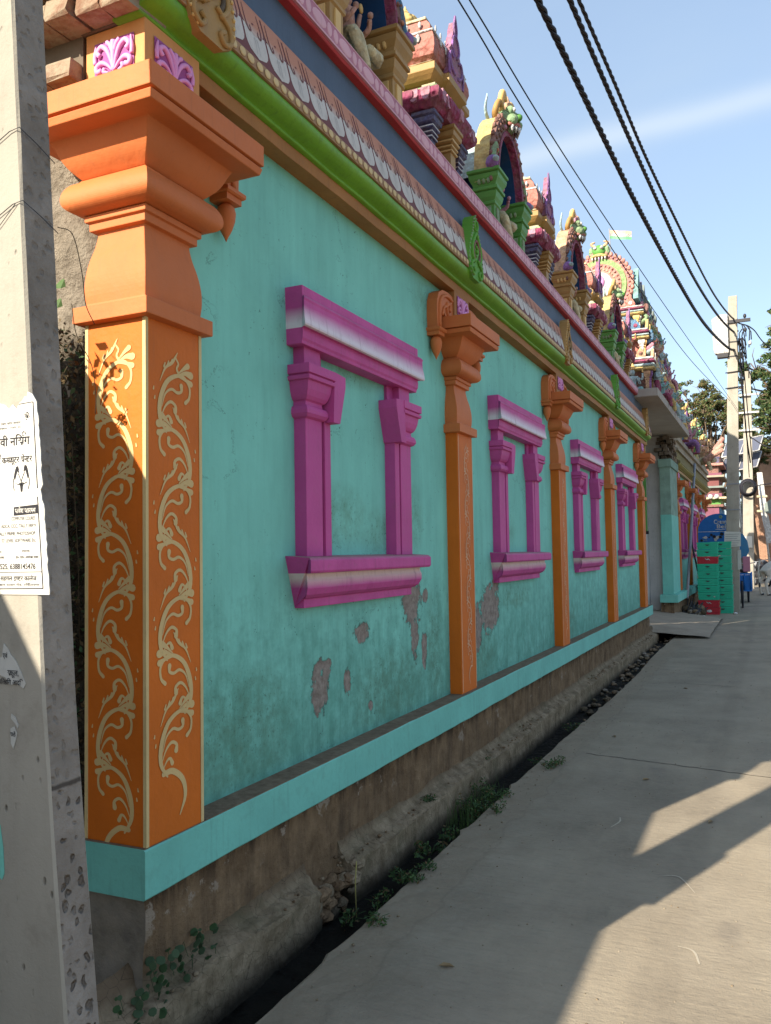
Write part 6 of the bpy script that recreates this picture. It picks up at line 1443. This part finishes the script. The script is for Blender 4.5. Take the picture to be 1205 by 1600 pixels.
# ------------------------------------------------------------------ brick house, solar panels, yellow sign
def make_house():
    h = thing('brick_house', (6, 62, 0), 'old sunlit brick house closing the street on the right', 'house')
    MB().box(.95, 16, 60.35, 70, 0, 5.6, M_BMORTF).obj('wall_core', h); MB().box(.85, 16, 60.2, 70, 5.6, 5.95, M_PLASTERF).obj('floor_band', h); MB().box(1.0, 16, 60.3, 70, 5.95, 7.6, M_PLASTERF).obj('upper_wall', h); MB().box(.9, 3.4, 60.1, 61, 7.6, 7.9, M_PLASTERF).obj('parapet', h)
    MB().box(1.0, 1.5, 60.1, 61, 7.9, 8.5, M_BRICKB).obj('broken_corner', h)
    # courses of the brick face as real relief, joined (each brick is about a pixel)
    mb = MB(); rr = random.Random(8)
    for k in range(66):
        z = .1+k*.083
        x = .95-(.13 if k % 2 else 0)
        while x < 4.6:
            d = rr.uniform(0, .02); mb.box(max(x, .95), x+.25, 60.30-d, 60.36, z, z+.07, M_BRICKB); x += .265
    mb.obj('brick_courses', h, kind='stuff')
    MB().box(2.2, 3.0, 60.22, 60.34, 6.3, 7.3, M_DARK).obj('window_opening', h)
M_BMORTF = paint('far_mortar', (.30, .19, .13), .95, .2, .3); M_PLASTERF = paint('far_bare_plaster', (.42, .28, .20), .95, .2, .4)
make_house()
def make_shed():
    t = thing('street_building', (-6, 50, 0), 'low plain building behind the gatehouse, mostly hidden by trees', 'building')
    MB().box(-14, -.9, 46, 56, 0, 3.6, M_GREYW).obj('wall', t); MB().box(-14.2, -.7, 45.8, 56.2, 3.6, 3.8, M_SLAB).obj('roof', t)
make_shed()
def make_solar():
    t = thing('solar_panels', (.9, 40, 0), 'two tilted solar panels on a frame between the far poles', 'solar panel')
    for (z, dx) in ((5.55, -.1), (4.85, -.2)):
        MB().add([(.25+dx, 39.2, z), (1.75+dx, 39.2, z+.22), (1.95+dx, 40.0, z+.95), (.45+dx, 40.0, z+.73)], [(0, 1, 2, 3)], M_SOLAR).add([(.25+dx, 39.25, z-.04), (1.75+dx, 39.25, z+.18), (1.95+dx, 40.05, z+.91), (.45+dx, 40.05, z+.69)], [(3, 2, 1, 0)], M_STEEL).obj('panel', t)
        mb = MB(); q = [(.25+dx, 39.18, z), (1.75+dx, 39.18, z+.22), (1.95+dx, 39.98, z+.95), (.45+dx, 39.98, z+.73)]
        for i in range(4): mb.tube([q[i], q[(i+1) % 4]], .03, M_WHITE, 4)
        mb.tube([(1.0+dx, 39.17, z+.11), (1.2+dx, 39.97, z+.84)], .02, M_WHITE, 4); mb.obj('panel_frame', t)
    MB().tube([(.9, 39.9, 0), (.95, 39.8, 5.6)], .06, M_STEEL, 8).obj('mast', t)
M_SOLAR = flat('solar_cells', (.10, .11, .15), .3)
make_solar()
def make_arrow():
    t = thing('yellow_sign', (2.2, 45, 0), 'small yellow sign with a black arrow at the right edge', 'sign')
    MB().box(1.78, 2.6, 44.95, 45, 2.15, 2.6, M_YSIGN).obj('sign_plate', t); MB().tube([(2.5, 45.05, 0), (2.5, 45.05, 2.6)], .03, M_STEEL, 6).obj('sign_post', t)
    MB().add([(a, 44.94, b) for a, b in ((1.88, 2.37), (2.02, 2.50), (2.02, 2.41), (2.4, 2.41), (2.4, 2.33), (2.02, 2.33), (2.02, 2.24))], [tuple(range(7))], M_INK).obj('arrow', t)
M_YSIGN = flat('sign_yellow', (.75, .55, .03), .6)
make_arrow()

# ------------------------------------------------------------------ plants
def leaves(centres, n, size, mats, rs, aspect=.5, droop=.0):
    """many small folded leaves scattered through blobs; centres = [(x, y, z, rx, ry, rz)]"""
    C = np.array(centres); w = C[:, 3]*C[:, 4]*C[:, 5]; w = w**.7; idx = rs.choice(len(C), n, p=w/w.sum())
    d = rs.normal(size=(n, 3)); d /= np.linalg.norm(d, axis=1)[:, None]; r = rs.uniform(.25, 1, n)**.6
    p = C[idx, :3]+d*r[:, None]*C[idx, 3:]
    a = rs.normal(size=(n, 3)); a[:, 2] -= droop; a /= np.linalg.norm(a, axis=1)[:, None]; b = np.cross(a, rs.normal(size=(n, 3))); b /= np.linalg.norm(b, axis=1)[:, None]
    s = size*rs.uniform(.6, 1.3, n)[:, None]; v = np.stack([p-a*s, p+b*s*aspect, p+a*s, p-b*s*aspect], 1).reshape(-1, 3)
    mb = MB(); k = rs.randint(0, len(mats), n)
    for i in range(n): mb.v += [tuple(q) for q in v[4*i:4*i+4]]; mb.f.append((4*i, 4*i+1, 4*i+2, 4*i+3)); mb.mi.append(mb.m(mats[k[i]])); mb.sm.append(False)
    return mb
def weed(x, y, z, r, n, label, size=.012, h=.5, mats=None):
    n = int(n*.62); size *= .85; mats = mats or [M_LEAF, M_LEAF, M_LEAF2, M_LEAF2, M_DRY]
    rs = np.random.RandomState(int(abs(x*1000)+y*77) % 9999); C = []
    for i in range(6): a = rs.uniform(0, 2*PI); q = r*rs.uniform(.1, .8); C.append((x+q*math.cos(a), y+q*math.sin(a)*1.3, z+r*h*.45, r*.4, r*.45, r*h*.5))
    t = thing('weed', (x, y, z), label, 'weed', 'weeds along the drain'); leaves(C, n, size, mats or [M_LEAF, M_LEAF, M_LEAF2], rs, .45).obj('leaves', t)
    mb = MB()
    for i in range(9): a = rs.uniform(0, 2*PI); mb.tube([(x, y, z), (x+r*.4*math.cos(a), y+r*.4*math.sin(a), z+r*h*.5), (x+r*.9*math.cos(a), y+r*.9*math.sin(a), z+r*h*.6)], .0015, M_LEAF2, 4)
    mb.obj('stems', t)
weed(.38, 3.37, .0, .065, 150, 'small weed by itself on the road edge, closest to the camera')
weed(.365, 3.86, .0, .07, 170, 'weed on the road edge, lower of the pair beside the broken kerb'); weed(.35, 4.02, .0, .06, 150, 'weed on the road edge, upper of the pair beside the broken kerb')
weed(.22, 4.05, -.10, .10, 260, 'weed growing in the drain opposite the broken kerb', .016, .9); weed(.20, 4.45, -.10, .10, 220, 'weed with bright broad leaves in the drain beyond the kerb gap', .018, .9)
weed(.21, 5.25, -.10, .16, 620, 'dense bushy weed filling the drain in front of the second pillar', .014, .9); weed(.33, 5.35, .0, .10, 240, 'flat weed spilling from the drain onto the road edge')
weed(.30, 4.95, -.06, .09, 160, 'thin weed at the road edge just before the bushy one'); weed(.03, 4.85, .07, .07, 160, 'little weed growing on the kerb at the foot of the wall', .012, .6)
weed(.44, 6.25, .0, .12, 300, 'low weed on the road edge farthest along', .014, .5); weed(.16, 3.55, -.12, .08, 120, 'small pale weed deep in the drain by the gap', .016, .9)
weed(.02, 6.0, .06, .05, 70, 'dry sprig on the kerb past the second pillar', .01, .6, [M_DRY, M_LEAF2])
for (a, b, c, d, n_, l) in ((.24, 4.75, -.12, .12, 330, 'leafy weed in the drain between the broad leaved one and the bushy one'), (.14, 5.55, -.06, .12, 300, 'weed leaning against the kerb face beyond the bushy weed'), (.22, 3.75, -.12, .09, 170, 'dim weed at the bottom of the drain beside the kerb gap'), (.40, 5.05, .0, .07, 130, 'sparse creeping weed on the dusty road strip'), (.24, 6.7, -.12, .10, 200, 'weed in the drain past the second pillar'), (.20, 8.1, -.12, .12, 200, 'far weed in the drain near the third pillar')): weed(a, b, c, d, n_, l, .014, .8)
def grass_blades():
    mb = MB(); rs = random.Random(21)
    for i in range(140):
        x, y, z = rs.uniform(.10, .30), rs.gauss(5.2, .22), -.2; h = rs.uniform(.12, .30); dx, dy = rs.uniform(-.06, .06), rs.uniform(-.08, .08)
        mb.add([(x-.002, y, z), (x+.002, y, z), (x+dx*.5+.0015, y+dy*.5, z+h*.7), (x+dx*.5-.0015, y+dy*.5, z+h*.7)], [(0, 1, 2, 3)], M_LEAF); mb.add([(x+dx*.5+.0015, y+dy*.5, z+h*.7), (x+dx*.5-.0015, y+dy*.5, z+h*.7), (x+dx, y+dy, z+h*.95)], [(0, 1, 2)], M_LEAF)
    mb.obj('grass', kind='stuff', label='thin green grass growing inside the drain')
    tag(MB().tube([(.13, 3.66, -.2), (.125, 3.66, .02), (.128, 3.67, .12)], .0028, M_STRAW, 5).obj('straw'), 'single pale yellow straw standing upright in the drain', 'straw')
M_STRAW = flat('pale_straw', (.34, .30, .10), .8)
grass_blades()
def foot_plants():
    t = thing('foot_plants', (.02, 2.5, 0), 'round leaved plants growing in the dark corner under the first pillar', 'plant'); rs = np.random.RandomState(3); mb = MB()
    for i in range(150):
        x, y, z = rs.uniform(-.10, .10), rs.uniform(2.12, 2.66), rs.uniform(-.02, .16); 
        if y > 2.32: x = rs.uniform(-.02, .06); z = rs.uniform(.02, .22)*(1 if rs.rand() < .7 else .5)
        r = rs.uniform(.006, .020); nx, ny, nz = rs.uniform(-.6, .6), rs.uniform(-.9, -.1), rs.uniform(.2, 1); N_ = Vector((nx, ny, nz)).normalized(); A = N_.orthogonal().normalized(); B = N_.cross(A)
        mb.add([Vector((x, y, z))+A*r*math.cos(2*PI*q/8)+B*r*math.sin(2*PI*q/8)+N_*(.15*r if q % 2 else 0) for q in range(8)], [tuple(range(8))], M_LEAFD if rs.rand() < .6 else M_LEAF2)
        if i % 3 == 0: mb.tube([(x, y, z), (x*.7, y+.02, z-.06)], .0012, M_LEAF2, 4)
    mb.obj('leaves', t)
    w = thing('dry_shrub', (-.35, 2.25, 1.4), 'dark dry shrub behind the near pole, its twig reaching across the orange pillar', 'shrub'); rs = np.random.RandomState(9)
    C = [(-.36, 2.30, z, .09, .08, .16) for z in np.linspace(.3, 2.35, 12)]; leaves(C, 1900, .013, [M_DRY, M_DRY2, M_DRY, M_LEAF2], rs, .5).obj('dead_leaves', w)
    mb = MB()
    for i in range(14):
        x = -.36+rs.uniform(-.06, .06); z = rs.uniform(.1, 1.5); mb.tube([(x, 2.33, z), (x+rs.uniform(-.04, .04), 2.29, z+.35), (x+rs.uniform(-.03, .06), 2.27, z+.8)], .0022, M_DRY2, 4)
    mb.obj('stems', w)
    # twig reaching over the pillar face, with the leaves whose shadow falls on it
    mb = MB(); T(mb, [(-.34, 2.22, 2.06), (-.27, 2.14, 2.13), (-.20, 2.10, 2.17), (-.14, 2.10, 2.25)], (.004, .0015), M_DRY2, 5); T(mb, [(-.36, 2.20, 2.12), (-.30, 2.10, 2.19), (-.24, 2.02, 2.24), (-.20, 1.98, 2.30)], (.004, .0015), M_DRY2, 5)
    mb.obj('twig', w)
    C = [(-.28, 2.14, 2.13, .04, .04, .025), (-.22, 2.10, 2.17, .05, .03, .02), (-.17, 2.10, 2.21, .03, .02, .02), (-.33, 2.18, 2.12, .05, .05, .05)]
    leaves(C, 420, .009, [M_DRY, M_DRY2], rs, .5).obj('dead_leaves', w)
    C = [(-.42, 1.95, 2.42, .10, .12, .10), (-.36, 1.85, 2.55, .08, .1, .08), (-.48, 2.0, 2.6, .08, .1, .08)]; mb = leaves(C, 90, .022, [M_LEAF, M_LEAF2], rs, .6); mb.obj('leaves', w)
    mb = MB()
    for (x, z) in ((-.315, 2.60), (-.33, 2.53)): mb.add([(x+.028*math.cos(2*PI*q/9), 2.24-.01*math.cos(q), z+.020*math.sin(2*PI*q/9)) for q in range(9)], [tuple(range(9))], M_LEAF)
    mb.obj('round_leaves', w)
M_LEAFD = flat('dim_leaf', (.05, .085, .04), .8); M_DRY2 = flat('dead_brown', (.06, .045, .025), .95)
foot_plants()
def road_litter():
    rs = random.Random(33)
    for (x, y, a, l) in ((.80, 3.1, .3, 'dry curled leaf lying on the road nearest the camera'), (1.62, 5.3, 1.2, 'small pale dry leaf in the sunlit patch of road'), (.72, 7.4, 2.1, 'dry leaf on the shaded road beyond the joint'), (1.15, 6.1, .8, 'dry leaf just before the road joint'), (1.05, 10.2, 2.6, 'distant dry leaf on the shaded road')):
        mb = MB(); c, s_ = math.cos(a), math.sin(a); P = lambda u, v, z: (x+u*c-v*s_, y+u*s_+v*c, z)
        mb.add([P(-.03, 0, .006), P(-.01, .012, .014), P(.015, .010, .012), P(.035, 0, .004), P(.015, -.010, .013), P(-.01, -.012, .012), P(0, 0, .003)], [(0, 6, 1), (1, 6, 2), (2, 6, 3), (3, 6, 4), (4, 6, 5), (5, 6, 0)], M_DRYL)
        tag(mb.obj('dry_leaf'), l, 'leaf', 'dry leaves on the road')
M_DRYL = flat('pale_dry_leaf', (.24, .17, .09), .9)
road_litter()
def debris_heap():
    rs = random.Random(12); mb = MB()
    for i in range(46):
        r = rs.uniform(.03, .12); mb.ball((rs.uniform(.05, .42), rs.uniform(20.6, 22.4), r*.5+rs.uniform(0, .15)), (r, r*1.2, r*.7), rs.choice([M_DARK, M_INK, M_DRY2, M_EARTH, M_CEMENT]), 6, 5)
    for i in range(30): x, y = rs.uniform(.05, .45), rs.uniform(20.4, 22.3); mb.tube([(x, y, .05), (x+rs.uniform(-.2, .2), y+.2, rs.uniform(.05, .4))], .012, M_DARK, 5)
    mb.obj('rubbish_heap', kind='stuff', label='dark heap of rubbish between the crates and the far wall')
    for (x, y, z, r, l) in ((.30, 17.0, -.02, .13, 'pale rounded stone in the drain mouth before the gate'), (.52, 20.6, .03, .06, 'small white scrap of stone near the crates'), (1.15, 22.0, .02, .05, 'crumpled white litter on the road by the far pole')):
        tag(MB().ball((x, y, z), (r, r, r*.6), M_CEMENT if r > .1 else M_WHITE, 9, 6).obj('stone' if r < .2 else 'stone'), l, 'stone')
debris_heap()

def tree(x, y, h, tr, blobs, n, size, mats, label, seed, name='tree', lean=0.):
    rs = np.random.RandomState(seed); t = thing(name, (x, y, 0), label, 'tree', 'trees beyond the temple'); mb = MB()
    top = (x+lean, y, h*.62); mb.tube([tuple(q[:3]) for q in catmull([(x, y, -.1), (x+lean*.3, y, h*.25), (x+lean*.8, y, h*.45), top], 4)], [tr*(1-.055*i) for i in range(13)], M_BARK, 8)
    for b in blobs:
        st = Vector((x+lean*.6, y, h*rs.uniform(.28, .55))); e = Vector(b[:3]); m1 = st.lerp(e, .5)+Vector((rs.uniform(-.3, .3), rs.uniform(-.3, .3), rs.uniform(.0, .5)))
        T(mb, [st, m1, e], (tr*.38, tr*.06), M_BARK, 5)
        for q in range(5):
            d = Vector(rs.normal(size=3)).normalized(); e2 = e+Vector((d.x*b[3], d.y*b[4], d.z*b[5]))*.95; mb.tube([tuple(m1.lerp(e, .8)), tuple(e.lerp(e2, .5)), tuple(e2)], [tr*.09, tr*.06, tr*.02], M_BARK, 4)
    mb.obj('trunk', t)
    C = []
    for b in blobs:
        for q in range(9):
            d = rs.normal(size=3); d /= np.linalg.norm(d); k = rs.uniform(.45, 1.0); C.append((b[0]+d[0]*b[3]*k, b[1]+d[1]*b[4]*k, b[2]+d[2]*b[5]*k, b[3]*.32, b[4]*.32, b[5]*.26))
    leaves(C, n, size, mats, rs, .5).obj('crown', t)
def blobs(cx, cy, cz, rx, ry, rz, n, seed, r):
    rs = np.random.RandomState(seed); out = []
    for i in range(n):
        d = rs.normal(size=3); d /= np.linalg.norm(d); k = rs.uniform(.3, .9); q = rs.uniform(.7, 1.2)*r; out.append((cx+d[0]*rx*k, cy+d[1]*ry*k, cz+d[2]*rz*k, q, q, q*.75))
    return out
TL = [M_TLEAF, M_TLEAF, M_DRY, M_TLEAFB]; TG = [M_TLEAFB, M_TLEAFB, M_TLEAF]
tree(-1.0, 52, 11.5, .28, blobs(-.9, 52, 9.4, 2.5, 2, 2.9, 22, 1, .85), 15000, .08, TL, 'sparse olive tree rising behind the far statues', 1)
tree(1.1, 58, 10, .25, blobs(.9, 58, 8.4, 2.2, 2, 3.0, 18, 2, .85), 12000, .085, TL, 'sparse olive tree between the two far poles', 2, lean=-.3)
tree(-4.2, 56, 9, .25, blobs(-4.0, 56, 8, 2.2, 2, 2.0, 9, 5, 1.0), 5000, .09, TG, 'low tree mostly hidden behind the gate tower', 5)
tree(4.6, 46, 15, .4, blobs(3.5, 46, 9.7, 3.3, 2.2, 4.2, 75, 3, 1.0), 75000, .085, TG, 'large dark green tree at the right edge, behind the far poles', 3, lean=-.4)
tree(.2, 66, 6.5, .2, blobs(.3, 64, 5.2, 1.7, 1.5, 1.6, 8, 6, .8), 5000, .10, TL, 'low bush-like tree beyond the second far pole', 6)
tree(7.0, 75, 11, .3, blobs(7, 75, 9, 4, 2, 3, 12, 7, 1.4), 7000, .12, TG, 'green tree behind the brick house', 7)
